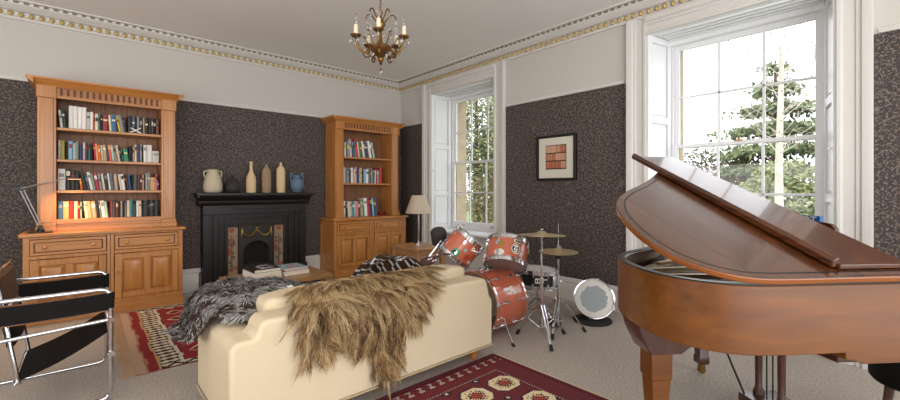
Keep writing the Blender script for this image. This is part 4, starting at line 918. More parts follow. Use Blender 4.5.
B('chrome').tube([(-.005, -.365, .42), (-.005, .365, .42)], R_*.9, 8).build('front_crossbar', t, smooth=60)
B('chrome').tube([(-.415, -.365, .21), (-.415, .365, .21)], R_*.9, 8).build('rear_crossbar', t, smooth=60)
b = B('chrome').tube([(-.40, -yb, .20), (-.485, -yb, .79), (-.492, -yb+.05, .835), (-.492, yb-.05, .835), (-.485, yb, .79), (-.40, yb, .20)], R_*.9, 8); b.build('back_frame', t, smooth=60)
b = B(['leather', 'leatherE']); n = 12
for i in range(n+1):
    u = i/n; x = -.01-.40*u; z = .415-.195*u-.02*sin(pi*u)
    b.v += [(x, -yb, z), (x, yb, z), (x, -yb, z-.006), (x, yb, z-.006)]
for i in range(n):
    k = 4*i; b.f += [(k, k+4, k+5, k+1), (k+2, k+3, k+7, k+6), (k, k+2, k+6, k+4), (k+1, k+5, k+7, k+3)]; b.i += [0, 0, 0, 0]
b.build('seat', t, smooth=60)
for z0, z1 in ((.645, .81), (.42, .59)):
    b = B([M['leather'] if z0 < .6 else plain('brown_reflection_leather', (84, 56, 36), .7, var=.15), 'leatherE']); xx = lambda z: -.40-(z-.20)*.144  # upper strap coloured brown, with the bookcase's reflected light put into the colour
    m = 8
    for off in (-.014, .014):
        b.add([(xx(z)+off+.012*sin(pi*i/m), -yb-.002+(2*yb+.004)*i/m, z) for i in range(m+1) for z in (z0, z1)], [(2*i, 2*i+2, 2*i+3, 2*i+1) for i in range(m)])
    for z in (z0, z1):
        b.add([(xx(z)+off+.012*sin(pi*i/m), -yb-.002+(2*yb+.004)*i/m, z) for i in range(m+1) for off in (-.014, .014)], [(2*i, 2*i+2, 2*i+3, 2*i+1) for i in range(m)], 1)
    b.build('back_strap', t, smooth=60)

# ================================================================ DRUMS
def axis_frame(c, ax, spin=0):
    z = Vector(ax).normalized(); x = Vector((0, 0, 1)).cross(z) if abs(z.z) < .95 else Vector((1, 0, 0)).cross(z); x.normalize(); y = z.cross(x)
    m = Matrix((x, y, z)).transposed().to_4x4(); m.translation = Vector(c); return m @ Matrix.Rotation(spin, 4, 'Z')
def drum(name, label, c, ax, dia, dep, shell, top, bot, nl, hoop='chrome', cat='drum', spin=0, group=None, ls=1):
    t = thing(name, label, cat, c, 0, group); X = axis_frame((0, 0, 0), ax, spin); r = dia/2
    b = B(shell); b.X = X; n = 40; b.lathe([(r-.006, -dep/2), (r, -dep/2), (r, dep/2), (r-.006, dep/2), (r-.006, -dep/2)], n=n); b.build('shell', t, smooth=50)
    for s, hm in ((1, top), (-1, bot)):
        z = s*dep/2
        b = B(hoop); b.X = X; q = [(r+.002, z-s*.022), (r+.014, z-s*.022), (r+.014, z-s*.018), (r+.006, z-s*.016), (r+.006, z+s*.012), (r+.012, z+s*.014), (r+.012, z+s*.018), (r+.001, z+s*.016), (r+.002, z-s*.022)]
        b.lathe(q, n=n); b.build('hoop', t, smooth=40)
        b = B(hm); b.X = X; b.lathe([(0, z+s*.004), (r*.6, z+s*.004), (r-.004, z+s*.004), (r+.001, z+s*.001), (r+.001, z-s*.004)], n=n); b.build('drumhead', t, smooth=40)
    for k in range(nl):
        a = 2*pi*(k+.5)/nl
        for s in (1, -1):
            b = B('chrome'); b.X = X @ Matrix.Rotation(a, 4, 'Z'); zz = s*dep*.26
            b.box(r-.001, r+.001+.019*ls, -.011*ls, .011*ls, zz-.020*ls, zz+.020*ls); b.cyl((r+.012, 0, zz), (r+.012, 0, s*(dep/2+.016)), .0035, n=6); b.cyl((r+.012, 0, s*(dep/2+.010)), (r+.012, 0, s*(dep/2+.022)), .006, n=6)
            b.build('lug', t, bevel=.003)
    return t, X, r
def patch(t, X, r, a0, a1, z0, z1, mat, name, off=.0012, shape=None, label=None):
    b = B(mat); b.X = X; n = 16
    if shape == 'disc':
        ac, zc, ra, rz = (a0+a1)/2, (z0+z1)/2, (a1-a0)/2, (z1-z0)/2
        b.v = [tuple(X @ Vector(((r+off)*cos(ac), (r+off)*sin(ac), zc)))]+[tuple(X @ Vector(((r+off)*cos(ac+ra*cos(q*2*pi/20)), (r+off)*sin(ac+ra*cos(q*2*pi/20)), zc+rz*sin(q*2*pi/20)))) for q in range(20)]
        b.f = [(0, 1+q, 1+(q+1) % 20) for q in range(20)]; b.i = [0]*20
    else:
        b.add([((r+off)*cos(a0+(a1-a0)*i/8), (r+off)*sin(a0+(a1-a0)*i/8), z) for i in range(9) for z in (z0, z1)], [(2*i, 2*i+2, 2*i+3, 2*i+1) for i in range(8)])
    return b.build(name, t, smooth=60, label=label)
def facing(X, d):   # angle on the shell that looks towards direction d
    q = X.to_3x3().transposed() @ Vector(d); return math.atan2(q.y, q.x)
CAMV = lambda c: Vector((-4.245-c[0], -6.077-c[1], 1.3-c[2]))
KG = 'drum kit by the far window'
bd = thing('bass_drum', 'orange sparkle bass drum lying on its side beside the sofa', 'drum', (-1.45, -3.50, .285), 0)
X = axis_frame((0, 0, 0), (1, 0, 0)); r = .275; dep = .36
b = B('orange'); b.X = X; b.lathe([(r-.008, -dep/2), (r, -dep/2), (r, dep/2), (r-.008, dep/2), (r-.008, -dep/2)], n=56); b.build('shell', bd, smooth=50)
for s, hm in ((1, 'headw'), (-1, 'headk')):
    z = s*dep/2
    b = B(['orange', 'chrome']); b.X = X; b.lathe([(r+.001, z-s*.012), (r+.010, z-s*.012), (r+.010, z+s*.028), (r+.001, z+s*.028), (r+.001, z-s*.012)], n=56); b.lathe([(r+.0102, z-s*.001), (r+.0115, z-s*.001), (r+.0115, z+s*.016), (r+.0102, z+s*.016)], n=56, mi=1); b.build('hoop', bd, smooth=40)
    b = B(hm); b.X = X; b.lathe([(0, z+s*.004), (r*.5, z+s*.004), (r, z+s*.002)], n=56); b.build('drumhead', bd, smooth=40)
for k in range(8):
    for s in (1, -1):
        b = B('chrome'); b.X = X @ Matrix.Rotation(2*pi*(k+.5)/8+.25, 4, 'Z'); zz = s*dep*.23
        b.cyl((r+.012, 0, zz-.028), (r+.012, 0, zz+.028), .011, n=10); b.box(r-.001, r+.012, -.006, .006, zz-.012, zz+.012); b.cyl((r+.014, 0, zz), (r+.014, 0, s*(dep/2+.03)), .0035, n=6)
        b.box(r+.006, r+.020, -.011, .011, s*dep/2+(0 if s > 0 else -.03), s*dep/2+(.03 if s > 0 else 0)); b.cyl((r+.014, -.018, s*(dep/2+.035)), (r+.014, .018, s*(dep/2+.035)), .004, n=6); b.build('claw_lug', bd, bevel=.002)
for sy in (-1,):
    b = B(['chrome', 'rubber']); b.tube([(-.10, sy*.26, -.10), (-.14, sy*.36, -.21), (-.15, sy*.41, -.272)], .007, 8); b.cyl((-.147, sy*.395, -.262), (-.152, sy*.42, -.284), .012, n=8, mi=1); b.build('spur', bd)
b = B(['chrome', 'rubber']); b.tube([(-.10, .26, -.10), (-.14, .36, -.21), (-.15, .41, -.272)], .007, 8); b.cyl((-.147, .395, -.262), (-.152, .42, -.284), .012, n=8, mi=1); b.build('spur', bd)
b = B('chrome'); b.cyl((0, .02, .27), (0, .04, .40), .012, n=10); b.box(-.035, .035, -.02, .06, .268, .285); b.ball((0, .04, .40), .022, 10)
b.tube([(0, .04, .40), (-.10, .12, .45), (-.16, .17, .46)], .008, 8); b.tube([(0, .04, .40), (.03, -.02, .43), (.04, -.06, .44)], .008, 8); b.build('tom_mount', bd, bevel=.002)
a = facing(X, (-.2, -1, .35))
for da, dz, wa, hz in ((-.20, -.03, .05, .10), (-.13, .03, .06, .05), (-.07, -.01, .03, .07), (-.05, .06, .05, .05), (-.24, .035, .03, .05)): patch(bd, X, r, a+da-wa, a+da+wa, dz-hz/2, dz+hz/2, 'white', 'torn_sticker', .001+abs(dz)*.005, 'disc', label='torn white sticker remains')
# rack toms
c = (-1.525, -3.215, .748)
t, X, r = drum('rack_tom', 'orange rack tom with a green square sticker, tilted on its side', c, (.497, -.445, .745), .33, .235, 'orange', 'headw', 'headd', 6, spin=.35)
a = facing(X, CAMV(c)); sg = 1
patch(t, X, r, a-.30, a+.12, -.100, -.030, 'green', 'sticker', label='green square sticker with black figure')
for (da, dz, wa, hz) in ((-.17, -.062, .10, .028), (-.05, -.070, .07, .018), (-.23, -.080, .09, .016), (-.02, -.046, .05, .014), (-.14, -.088, .08, .01)): patch(t, X, r, a+da-wa, a+da+wa, dz-hz/2, dz+hz/2, 'black', 'sticker_print', .0018, 'disc')
patch(t, X, r, a+.46, a+.72, -.065, -.005, 'rust', 'sticker', shape='disc'); patch(t, X, r, a+.48, a+.68, .040, .085, 'white', 'sticker', shape='disc'); patch(t, X, r, a+.54, a+.63, .050, .070, 'redst', 'sticker', .0018, 'disc'); patch(t, X, r, a+.60, a+.66, .058, .074, 'yel', 'sticker', .0022, 'disc')
patch(t, X, r, a+.18, a+.36, -.01, .028, 'skyblue', 'sticker', shape='disc')
c = (-1.325, -3.600, .700)
t, X, r = drum('rack_tom', 'orange rack tom with round black and white emblem, underside showing', c, (.467, .253, .85), .375, .22, 'orange', 'headw', 'headd', 6, spin=-.2)
a = facing(X, CAMV(c))
patch(t, X, r, a+.20, a+.62, -.055, .045, 'white', 'emblem', shape='disc', label='white round emblem printed in black')
patch(t, X, r, a+.235, a+.585, -.046, .036, 'black', 'emblem_print', .0018, 'disc')
for da, dz, wa, hz in ((.41, .018, .10, .026), (.36, -.012, .05, .03), (.47, -.012, .05, .03), (.41, -.034, .09, .012)): patch(t, X, r, a+da-wa, a+da+wa, dz-hz/2, dz+hz/2, 'white', 'emblem_print', .0023, 'disc')
patch(t, X, r, a-.42, a-.20, .0, .05, 'olive', 'sticker'); patch(t, X, r, a-.62, a-.46, .02, .06, 'skyblue', 'sticker', shape='disc'); patch(t, X, r, a-.62, a-.12, -.085, -.025, 'headw', 'sticker', shape='disc', label='torn white sticker'); patch(t, X, r, a+.28, a+.70, .055, .085, 'white', 'sticker')
patch(t, X, r, a+.36, a+.62, .063, .078, 'black', 'sticker_print', .0018)
# snare on its stand
c = (-.87, -3.62, .425)
t, X, r = drum('snare_drum', 'black snare drum standing on its chrome stand behind the cymbals', c, (.02, -.03, 1), .36, .15, 'blackwrap', 'headw', 'headd', 8, ls=.5)
a = facing(X, CAMV(c)); patch(t, X, r, a-.12, a+.14, -.022, .026, 'headw', 'badge', label='pale metal badge'); patch(t, X, r, a-.08, a-.01, -.012, .014, 'darkm' if 'darkm' in M else 'blackm', 'badge_print', .0018); patch(t, X, r, a+.03, a+.10, -.012, .014, 'blackm', 'badge_print', .0018)
b = B('chrome'); b.X = X; a2 = a+.95; b.box(r*cos(a2)-.02, r*cos(a2)+.02, r*sin(a2)-.02, r*sin(a2)+.02, -.05, .05); b.build('throw_off', t, bevel=.004)
def tripod(t, zc, zf, rad, a0, n=3, double=False, feet=None):
    for k in range(n):
        a = a0+2*pi*k/n; e = feet[k] if feet else (rad*cos(a), rad*sin(a)); L = math.hypot(*e); ux, uy = e[0]/L, e[1]/L
        b = B(['chrome', 'rubber']); s = .012
        for off in ((-s, s) if double else (0,)):
            ox, oy = -uy*off, ux*off
            b.tube([(ux*.02+ox, uy*.02+oy, zc), (e[0]*.5+ox, e[1]*.5+oy, zc*.62), (e[0]*.94, e[1]*.94, .025)], .0065, 6)
        b.tube([(ux*.018, uy*.018, zf), (e[0]*.50, e[1]*.50, zc*.52)], .005, 6)
        b.cyl((e[0]*.90, e[1]*.90, .045), (e[0], e[1], .002), .013, .016, n=10, mi=1); b.build('leg', t)
t = thing('snare_stand', 'short chrome tripod stand under the black snare drum', 'stand', (-.87, -3.62, 0))
B('chrome').cyl((0, 0, .10), (0, 0, .335), .011, n=10).cyl((0, 0, .20), (0, 0, .25), .018, n=10).build('pole', t); tripod(t, .22, .10, .22, .4)
b = B(['chrome', 'rubber'])
for k in range(3): a = k*2.094+.9; b.tube([(0, 0, .325), (.10*cos(a), .10*sin(a), .31), (.172*cos(a), .172*sin(a), .325), (.196*cos(a), .196*sin(a), .36)], .006, 6); b.ball((.198*cos(a), .198*sin(a), .365), .009, 8, 1)
b.build('basket_arms', t)
# crash cymbal and stand
t = thing('cymbal_stand', 'tall chrome tripod stand carrying the crash cymbal', 'stand', (-1.285, -3.965, 0))
B('chrome').cyl((0, 0, .06), (0, 0, .52), .0125, n=12).cyl((0, 0, .40), (0, 0, .925), .008, n=10).build('pole', t)
b = B('chrome').cyl((0, 0, .49), (0, 0, .535), .019, n=12).tube([(0, 0, .512), (.045, -.01, .512)], .006, 6).box(.04, .05, -.025, .005, .505, .52); b.build('height_clamp', t, bevel=.002)
b = B(['chrome', 'felt' if False else 'rubber']).cyl((0, 0, .895), (0, 0, .913), .014, n=10).cyl((0, 0, .90), (0, 0, .952), .005, n=8).cyl((0, 0, .94), (0, 0, .952), .012, n=10, mi=1).box(-.018, .018, -.004, .004, .950, .962); b.build('wing_nut', t)
tripod(t, .30, .10, .28, 0, 3, True, [(-.165, -.215), (-.06, .225), (.26, -.06)])
def cymbal(name, label, loc, r, tilt, mats='cymbal', group=None):
    b = B(mats).lathe([(.006, .030), (.025, .028), (.042, .016), (.052, .010), (r*.6, .003), (r, -.006), (r, -.0075), (r*.6, .0012), (.052, .008), (.042, .014), (.025, .026), (.006, .028), (.006, .030)], n=48)
    o = b.build(name, smooth=50); o.location = loc; o.rotation_euler = tilt; return tag(o, label, 'cymbal', group)
cymbal('crash_cymbal', 'thin bronze crash cymbal, highest of the cymbals', (-1.285, -3.965, .914), .205, (radians(-1), radians(2), 0))
t = thing('hi_hat_stand', 'chrome hi-hat stand with long rod above and footboard below', 'stand', (-1.0, -3.945, 0))
B('chrome').cyl((0, 0, .05), (0, 0, .52), .012, n=12).cyl((0, 0, .4), (0, 0, .70), .0085, n=10).cyl((0, 0, .69), (0, 0, 1.0), .0035, n=8).build('pole', t)
B('rubber').cyl((0, 0, .668), (0, 0, .70), .022, .026, n=14).build('seat_cup', t)
B('chrome').cyl((0, 0, .755), (0, 0, .795), .012, n=10).tube([(0, 0, .775), (.03, -.01, .775)], .005, 6).build('clutch', t)
b = B('chrome').cyl((0, 0, .44), (0, 0, .475), .018, n=12).tube([(0, 0, .455), (.04, -.012, .455)], .006, 6); b.build('height_clamp', t)
tripod(t, .30, .09, .26, 0, 3, True, [(-.23, -.09), (.16, -.18), (.05, .23)])
b = B('blackm').prism([(-.04, -.06), (.04, -.06), (.035, -.30), (-.035, -.30)], lambda x, y: .012+.10*(-.06-y)/.24*.0+.02*(y+.30), lambda x, y: .02+.08*(.30+y)/.24); b.X = Matrix(); fb = b.build('footboard', t, bevel=.002); fb.rotation_euler = (0, 0, 2.4)
cymbal('hi_hat_cymbal', 'lower bronze hi-hat cymbal resting on the rubber cup', (-1.0, -3.945, .726), .178, (radians(180), 0, 0), group=None)
cymbal('hi_hat_cymbal', 'upper bronze hi-hat cymbal clamped on the thin rod', (-1.0, -3.945, .738), .178, (radians(1), radians(-1.5), 0))
# snare leaning at the wall
c = (-.43, -3.985, .205)
t, X, r = drum('floor_snare_drum', 'chrome snare drum on edge with worn white head against the wall', c, (-.83, -.48, .24), .365, .14, 'steel', 'headw', 'headd', 8, spin=.2)
b = B('headworn'); b.X = X; rn = random.Random(2)
pts = [(.125*(1+.09*rn.uniform(-1, 1))*cos(q*2*pi/40), .125*(1+.09*rn.uniform(-1, 1))*sin(q*2*pi/40)) for q in range(40)]
b.prism(pts, .0742, .0748); b.build('worn_patch', t, label='grey worn patch in the middle of the drumhead')
b = B('chrome'); b.X = X; a = facing(X, (.3, -.95, -.4)); b.X = X @ Matrix.Rotation(a, 4, 'Z'); b.box(r, r+.03, -.02, .02, -.045, .03).tube([(r+.03, 0, .02), (r+.055, 0, 0), (r+.03, 0, -.03)], .006, 6); b.build('throw_off', t, bevel=.004)
b = B('rubber').lathe([(.17, 0), (.185, .006), (.185, .016), (.17, .022), (0, .022)], n=36); o = b.build('practice_pad'); o.location = (-.50, -4.01, .001); tag(o, 'flat round black pad on the carpet under the leaning snare drum', 'pad')
# drum throne behind the kit, and the folded stand beside it
t = thing('drum_throne', 'dark grey round drum stool behind the tilted orange tom', 'stool', (-1.43, -2.75, 0))
b = B(plain('charcoal_vinyl', (54, 52, 53), .5)); b.X = Matrix.Translation((0, 0, .80)) @ Matrix.Rotation(radians(-28), 4, Vector((-.6, .75, 0)));
b.lathe([(.0, -.085), (.07, -.085), (.083, -.07), (.085, .06), (.075, .08), (0, .085)], n=32); b.build('seat', t, bevel=.0)
B('chrome').cyl((0, 0, .12), (0, 0, .74), .014, n=10).build('pole', t); tripod(t, .42, .14, .26, .5, 3, True)
t = thing('folded_stand', 'folded chrome stand leaning between sofa and tilted orange tom', 'stand', (-1.75, -2.98, 0))
b = B('chrome')
for dx, dy in ((0, 0), (.05, -.04)): b.cyl((-.30+dx, .02+dy, .36), (.10+dx, -.06+dy, .80), .009, n=8)
b.build('upper_tubes', t); 
b = B(['chrome', 'rubber']).cyl((-.30, .02, .36), (-.52, .06, .02), .009, n=8).cyl((-.25, -.02, .36), (-.30, .02, .36), .012, n=8); b.cyl((-.51, .058, .035), (-.525, .061, .0), .014, n=8, mi=1); b.build('lower_tube', t)

# ================================================================ GRAND PIANO
pn = thing('grand_piano', 'glossy mahogany baby grand piano with half raised lid', 'piano', (-2.479, -5.737, 0), radians(-37))
OUT = smoothpts([(.62, 0), (.40, 0), (.18, -.002), (.02, .0), (-.08, .022), (-.165, .078), (-.225, .165), (-.252, .28), (-.252, .42), (-.222, .57), (-.155, .70), (-.05, .805), (.09, .91), (.24, 1.04), (.37, 1.18), (.48, 1.32), (.57, 1.42), (.66, 1.47), (.80, 1.485)], 4)
def inset(P, d):
    out = []
    for i, p in enumerate(P):
        a = Vector(P[max(i-1, 0)]); c = Vector(P[min(i+1, len(P)-1)]); t_ = (c-a).normalized(); n_ = Vector((t_.y, -t_.x)); out.append((p[0]+n_.x*d*(-1 if False else 1), p[1]+n_.y*d))
    return out
# the outline runs towards the tail, so the inside is on its right-hand side
IN = inset(OUT, .035); OL = inset(OUT, -.012)
def slab(pa, pb, z0, z1, mats, mi=0):
    b = B(mats); n = len(pa); vs = []
    for (x, y), (xi, yi) in zip(pa, pb): vs += [(x, y, z0), (x, y, z1), (xi, yi, z1), (xi, yi, z0)]
    fs = []
    for i in range(n-1): k = 4*i; fs += [(k, k+4, k+5, k+1), (k+1, k+5, k+6, k+2), (k+2, k+6, k+7, k+3), (k+3, k+7, k+4, k)]
    fs += [(0, 1, 2, 3), (4*n-4, 4*n-1, 4*n-2, 4*n-3)]; b.add(vs, fs, mi)
    if len(b.mats) > 1: b.i[2:4*(n-1):4] = [1]*(n-1)
    return b
slab(OUT, IN, .715, .962, ['mahR', 'mahD']).build('rim', pn, bevel=.004, smooth=50)
slab(inset(OUT, .002), inset(OUT, .033), .962, .967, 'blackm').build('rim_inlay', pn, smooth=50, label='dark line along the top of the rim')
closed_in = IN+[(.80, 1.45), (.62, .035)]
B('mahD').prism(IN, .80, .815).build('soundboard', pn)
b = B(['goldp', 'blackm']); PL = inset(OUT, .075); PI = inset(OUT, .15)
b2 = slab(PL, PI, .875, .89, ['goldp']); b2.build('iron_plate', pn, bevel=.004, smooth=50)
b = B('goldp')
for (x0_, y0_, x1_, y1_) in ((-.13, .40, .62, .16), (-.12, .50, .62, .42), (-.05, .62, .62, .72), (.12, .80, .64, 1.02)):
    d = Vector((x1_-x0_, y1_-y0_)).normalized(); n_ = Vector((-d.y, d.x))*.016
    b.prism([(x0_+n_.x, y0_+n_.y), (x1_+n_.x, y1_+n_.y), (x1_-n_.x, y1_-n_.y), (x0_-n_.x, y0_-n_.y)], .87, .905)
b.build('frame_bar', pn, bevel=.004)
b = B('felt').prism([(-.10, .20), (.45, .10), (.45, .14), (-.10, .24)], .885, .892); b.build('felt_strip', pn)
b = B('steel')
for i in range(34): y = .10+i*.036; xs_ = -.17+max(0, (y-.45))*.75+(.08 if y < .2 else 0); b.cyl((xs_, y+.02, .893), (.66, y, .893), .0012, n=4, caps=False)
st_ = b.build('strings', pn); st_['kind'] = 'stuff'
# keyboard end
B('mahD').box(.36, .99, .055, 1.43, .655, .715).build('keybed', pn, bevel=.004)
cheek = [(.33, .69), (.37, .685), (.40, .672), (1.0, .672), (1.0, .86), (.97, .93), (.90, .962), (.60, .962), (.60, .73), (.33, .73)]
for y0_, y1_ in ((0.0, .05), (1.435, 1.485)): B('mahR').extr([(x, z) for x, z in cheek], 'y', y0_, y1_).build('arm', pn, bevel=.004)
B('mahD').box(.70, .72, .05, 1.435, .715, .93).build('fallboard', pn, bevel=.003)
b = B('ivory')
for i in range(52): y = .06+i*.0263; b.box(.725, .87, y, y+.0253, .72, .745)
k_ = b.build('white_keys', pn, bevel=.001)
b = B('ebony')
for i in range(52):
    if i % 7 in (0, 2, 3, 5, 6): y = .06+(i+1)*.0263; b.box(.725, .82, y-.006, y+.006, .745, .756)
b.build('black_keys', pn, bevel=.001)
B('mahD').box(.90, .95, .05, 1.435, .715, .75).build('key_slip', pn, bevel=.003)
B('mahD').box(.70, .90, .05, 1.435, .90, .925).build('music_shelf', pn, bevel=.003)
# lid: raised about the straight side
TH = radians(20.1); zh = .974
lid = B(['mahL', 'mahE', 'blackw']); LX = Matrix.Translation((0, -.005, zh)) @ Matrix.Rotation(TH, 4, 'X')
LO = [(min(x, .60), y/cos(TH) if False else y*1.065) for x, y in OL]; 
LO = [p for p in LO if not (p[0] >= .60 and p[1] > .3)]; LO[0] = (.60, LO[0][1]); ytop = 1.535
LO = [p for i, p in enumerate(LO) if i == 0 or p[0] < .5995]+[(.60, ytop)]
lid.X = LX; lid.prism(LO, 0, .024, 0, 1); 
lo = lid.build('lid', pn, bevel=.005, smooth=50)
tl = B('blackw'); tl.X = LX; A = [p for p in inset(LO[:-1], .035)]; Bq = inset(LO[:-1], .042)
n = len(A); vs = []
for p, q in zip(A, Bq): vs += [(p[0], p[1], .0246), (q[0], q[1], .0246)]
tl.add(vs, [(2*i, 2*i+1, 2*i+3, 2*i+2) for i in range(n-1)]); tl.build('inlay_line', lo, label='dark stringing line round the lid')
fl = B(['mahL', 'mahE']); fl.X = LX
fl.box(.325, .60, .035, 1.50, .0275, .046); fo = fl.build('front_flap', pn, bevel=.003)
lp = B('mahL'); lp.X = LX; lp.extr([(.302, .030), (.330, .028), (.330, .062), (.316, .068), (.302, .056)], 'y', .045, 1.515); lp.build('flap_lip', fo, bevel=.004, label='thick moulded edge of the folded front flap')
hg_ = B('brass'); hg_.X = LX
for y in (.25, .75, 1.25): hg_.cyl((.602, y-.05, .026), (.602, y+.05, .026), .006, n=8)
hg_.build('flap_hinge', lo)
B('mahD').cyl((.50, 1.44, .93), (.47, 1.30, zh+1.30*math.tan(TH)-.004), .011, n=8).build('lid_prop', pn)
# music desk
b = B('mahD'); P_ = [(.42, .93), (.42, 1.09)]+[(.475+.055*cos(radians(a)), 1.088+.055*sin(radians(a))) for a in (180, 150, 120, 90)]+[(1.03+.055*cos(radians(a)), 1.088+.055*sin(radians(a))) for a in (90, 60, 30, 0)]+[(1.085, .93)]
b.extr(P_, 'x', .765, .785); b.build('music_desk', pn, bevel=.004)
# legs, lyre
def pleg(cx, cy, w, ztop, zfoot=0, mat='mahD', bracket=None):
    g = B(mat); h1, h2 = w/2, w*.36
    def sq(z, h): return [(cx+dx*h, cy+dy*h, z) for dx, dy in ((-1, -1), (1, -1), (1, 1), (-1, 1))]
    zs = [(.065, h2*.7), (.075, h2), (.12, h2), (.13, h2*.86), (ztop-.12, h1), (ztop-.115, h1*1.12), (ztop, h1*1.12)]
    vs = sum([sq(z, h) for z, h in zs], []); k = len(zs)
    fs = [(0, 3, 2, 1), (4*k-4, 4*k-3, 4*k-2, 4*k-1)]+[(4*i+j, 4*i+(j+1) % 4, 4*i+4+(j+1) % 4, 4*i+4+j) for i in range(k-1) for j in range(4)]
    g.add(vs, fs); lg = g.build('leg', pn, bevel=.003)
    q = B('brass').cyl((cx, cy-.014, .024), (cx, cy+.014, .024), .024, n=14).box(cx-.016, cx+.016, cy-.02, cy+.02, .035, .066).cyl((cx, cy, .02), (cx, cy, .07), .010, n=8); q.build('castor', lg)
    return lg
lg = pleg(-.10, .46, .088, .56, mat='mahR')
b = B('mahD'); br = [(-.225, .715), (-.21, .66), (-.19, .62), (-.165, .57), (-.155, .56), (-.015, .56), (.02, .585), (.06, .61), (.13, .625), (.145, .65), (.15, .715)]
b.extr([(x, z) for x, z in br], 'y', .40, .54); b.build('leg_bracket', lg, bevel=.006)
pleg(.818, 1.40, .10, .66); pleg(.86, .10, .10, .66)
ly = B('mahD').box(.70, .93, .71, .93, .02, .105).build('lyre_box', pn, bevel=.005)
b = B('mahD')
for y in (.745, .895): b.lathe([(.028, .10), (.03, .12), (.018, .15), (.020, .40), (.026, .45), (.026, .655)], (.80, y, 0), 14)
b.build('lyre_post', ly)
b = B('blackm').cyl((.80, .80, .10), (.80, .80, .66), .004, n=6).cyl((.80, .84, .10), (.80, .84, .66), .004, n=6).cyl((.72, .90, .09), (.52, .98, .66), .006, n=6); b.build('lyre_rod', ly)
b = B('brass')
for y in (.79, .85): b.tube([(.92, y, .05), (1.0, y, .045), (1.03, y, .035)], .009, 8)
b.build('pedal', ly)
# book on the music desk
bm_ = thing('music_book', 'blue music book standing on the piano music desk', 'book', (-2.479, -5.737, 0), radians(-37))
b = B(plain('blue_book_cover', (22, 84, 150), .45)); b.X = Matrix(); b.box(.788, .805, .52, .86, .926, 1.170); b.build('cover', bm_, bevel=.003)
tc_ = bpy.data.curves.new('lettering', 'FONT'); tc_.body = 'LI DOT'; tc_.size = .055; tc_.extrude = .0006; tc_.align_x = 'CENTER'
to_ = bpy.data.objects.new('lettering_curve', tc_); COL.objects.link(to_); bpy.context.view_layer.update()
me_ = bpy.data.meshes.new_from_object(to_.evaluated_get(bpy.context.evaluated_depsgraph_get())); bpy.data.objects.remove(to_)
me_.materials.clear(); me_.materials.append(M['white']); to = bpy.data.objects.new('lettering', me_); COL.objects.link(to); to.parent = bm_; to.location = (.7876, .625, 1.128); to.rotation_euler = (radians(90), 0, radians(-90))
# stool
t = thing('piano_stool', 'round black upholstered piano stool under the keyboard', 'stool', (-2.479+1.37*.7986+.52*.6018, -5.737-1.37*.6018+.52*.7986, 0))
B('leather').lathe([(0, .30), (.19, .30), (.205, .32), (.205, .47), (.19, .50), (.10, .512), (0, .515)], n=40).build('seat', t, smooth=60)
for k in range(4): a = k*pi/2+.4; B('mahD').tube([(.13*cos(a), .13*sin(a), .30), (.15*cos(a), .15*sin(a), .15), (.19*cos(a), .19*sin(a), .002)], [.022, .016, .014], 10).build('leg', t)

# ================================================================ PICTURE
t = thing('framed_picture', 'black framed print of peach squares hanging between the windows', 'picture', (0, -3.266, 1.69))
hw_, hh_ = .273, .275
b = B('blackw').box(-.035, -.002, -hw_, hw_, hh_-.03, hh_).box(-.035, -.002, -hw_, hw_, -hh_, -hh_+.03).box(-.035, -.002, -hw_, -hw_+.03, -hh_+.03, hh_-.03).box(-.035, -.002, hw_-.03, hw_, -hh_+.03, hh_-.03); b.build('frame', t, bevel=.003)
M['mount'] = plain('ivory_mount_board', (214, 208, 194), .8, var=.02); B('mount').box(-.018, -.002, -hw_+.03, hw_-.03, -hh_+.03, hh_-.03).build('mount', t)
TC = [(196, 160, 132), (206, 168, 138), (184, 138, 110), (168, 96, 64), (176, 116, 86), (170, 104, 74), (202, 158, 128), (196, 146, 114), (174, 104, 72), (166, 98, 68), (160, 96, 70), (198, 146, 108)]
ms = ['black']+[plain('print_tile_%d' % i, c, .8, var=.1, scale=40) for i, c in enumerate(TC)]
b = B(ms).box(-.0195, -.018, -.145, .145, -.14, .155, 0)
for i in range(12):
    r_, c_ = divmod(i, 4); y = .14-c_*.07; z = .145-r_*.095; b.box(-.0202, -.0195, y-.068, y, z-.082, z, i+1)
    for k in range(3): yy = y-.010-k*.022; b.box(-.0206, -.0202, yy-.006, yy, z-.070, z-.012, 1+(i*5+k*3) % 12)
b.build('print', t)
b = B('glass').box(-.026, -.0245, -hw_+.028, hw_-.028, -hh_+.028, hh_-.028); b.build('glazing', t)

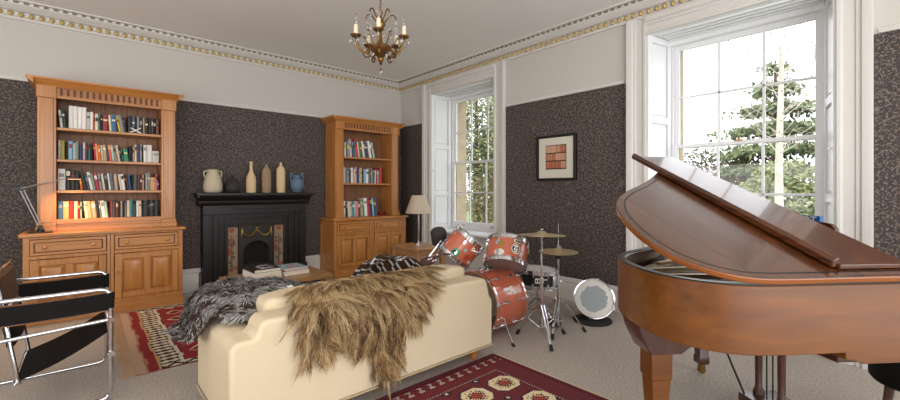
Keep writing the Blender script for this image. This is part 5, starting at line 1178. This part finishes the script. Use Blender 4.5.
# ================================================================ CHANDELIER
t = thing('chandelier', 'antique brass five arm chandelier with crystal drops and candle lights', 'chandelier', (-2.40, -3.14, 0))
b = B('bronze').lathe([(.06, HC), (.055, HC-.02), (.02, HC-.045), (.012, HC-.06)], n=20); b.build('ceiling_rose', t)
b = B('bronze'); z = HC-.055; k = 0
while z > 2.8100:
    a = 0 if k % 2 else pi/2; b.tube([(.010*cos(q*pi/4)*cos(a), .010*cos(q*pi/4)*sin(a), z-.016+.018*sin(q*pi/4)) for q in range(8)], .0025, 5, closed=True); z -= .028; k += 1
b.build('chain', t)
b = B('bronze').lathe([(.004, 2.8150), (.02, 2.8000), (.012, 2.7700), (.010, 2.7300), (.035, 2.7050), (.042, 2.6850), (.02, 2.6600), (.012, 2.6300), (.012, 2.5500), (.022, 2.5250), (.03, 2.5100)], n=16); b.build('column', t, smooth=60)
b = B('bronze').lathe([(.02, 2.5250), (.05, 2.5200), (.085, 2.5050), (.095, 2.4950), (.085, 2.4750), (.06, 2.4450), (.035, 2.4250), (.022, 2.4120), (.028, 2.4000), (.022, 2.3850), (.010, 2.3700), (.014, 2.3600), (0, 2.3450)], n=24); b.build('bowl', t, smooth=50)
ca = math.atan2(-1, -.75)      # one arm towards the room
def drop(par, p, L, w):
    q = B('crystal').cyl((p[0], p[1], p[2]), (p[0], p[1], p[2]-.012), .0012, n=4); q.add([(p[0], p[1], p[2]-.01)]+[(p[0]+w*cos(i*pi/3), p[1]+w*sin(i*pi/3), p[2]-L*.62) for i in range(6)]+[(p[0], p[1], p[2]-L)], [(0, 1+i, 1+(i+1) % 6) for i in range(6)]+[(7, 1+(i+1) % 6, 1+i) for i in range(6)])
    return q.build('crystal_drop', par, smooth=10)
for i in range(5):
    a = ca+i*2*pi/5; c_, s_ = cos(a), sin(a)
    pts = [(.08, 2.4800), (.11, 2.4500), (.15, 2.4450), (.178, 2.4700), (.200, 2.5150), (.206, 2.5500)]
    b = B('bronze').tube(smoothpts([(r_*c_, r_*s_, z_) for r_, z_ in pts], 4), .010, 8); b.tube(smoothpts([(r_*c_, r_*s_, z_) for r_, z_ in ((.15, 2.4450), (.13, 2.4050), (.10, 2.4050), (.095, 2.4300), (.115, 2.4350))], 4), .007, 6)
    arm = b.build('arm', t, smooth=60)
    b = B('bronze').lathe([(.012, 2.5500), (.03, 2.5550), (.042, 2.5680), (.044, 2.5740), (.02, 2.5720)], (.206*c_, .206*s_, 0), 18); b.build('drip_pan', arm)
    B('candle').lathe([(.017, 2.5720), (.018, 2.5900), (.0175, 2.6500), (.014, 2.6580), (.006, 2.6600)], (.206*c_, .206*s_, 0), 14).build('candle_sleeve', arm, smooth=60)
    b = B('crystal').lathe([(.006, 2.6580), (.013, 2.6750), (.016, 2.6950), (.011, 2.7200), (.003, 2.7500), (0, 2.7520)], (.206*c_, .206*s_, 0), 14); b.build('candle_bulb', arm, smooth=60)
    for da, rr in ((0, .046), (1.6, .044), (-1.6, .044)): drop(arm, (.206*c_+rr*cos(a+da), .206*s_+rr*sin(a+da), 2.5650), .075, .011)
    a2 = a+pi/5; c2, s2 = cos(a2), sin(a2)
    b = B('bronze').tube(smoothpts([(r_*c2, r_*s2, z_) for r_, z_ in ((.02, 2.6900), (.055, 2.7400), (.095, 2.7850), (.125, 2.7750), (.13, 2.7500))], 4), .006, 6); s3 = b.build('upper_scroll', t, smooth=60)
    for k in range(3): drop(s3, (.13*c2, .13*s2, 2.7500-k*.045), .045 if k < 2 else .08, .011)
    drop(t, (.10*c2, .10*s2, 2.4650), .085, .013)
    b = B('bronze').tube(smoothpts([(r_*c2, r_*s2, z_) for r_, z_ in ((.09, 2.5000), (.12, 2.5500), (.15, 2.6000), (.16, 2.5850))], 4), .005, 6); s4 = b.build('lower_scroll', t, smooth=60); drop(s4, (.16*c2, .16*s2, 2.5850), .07, .009)
drop(t, (0, 0, 2.3460), .09, .014)
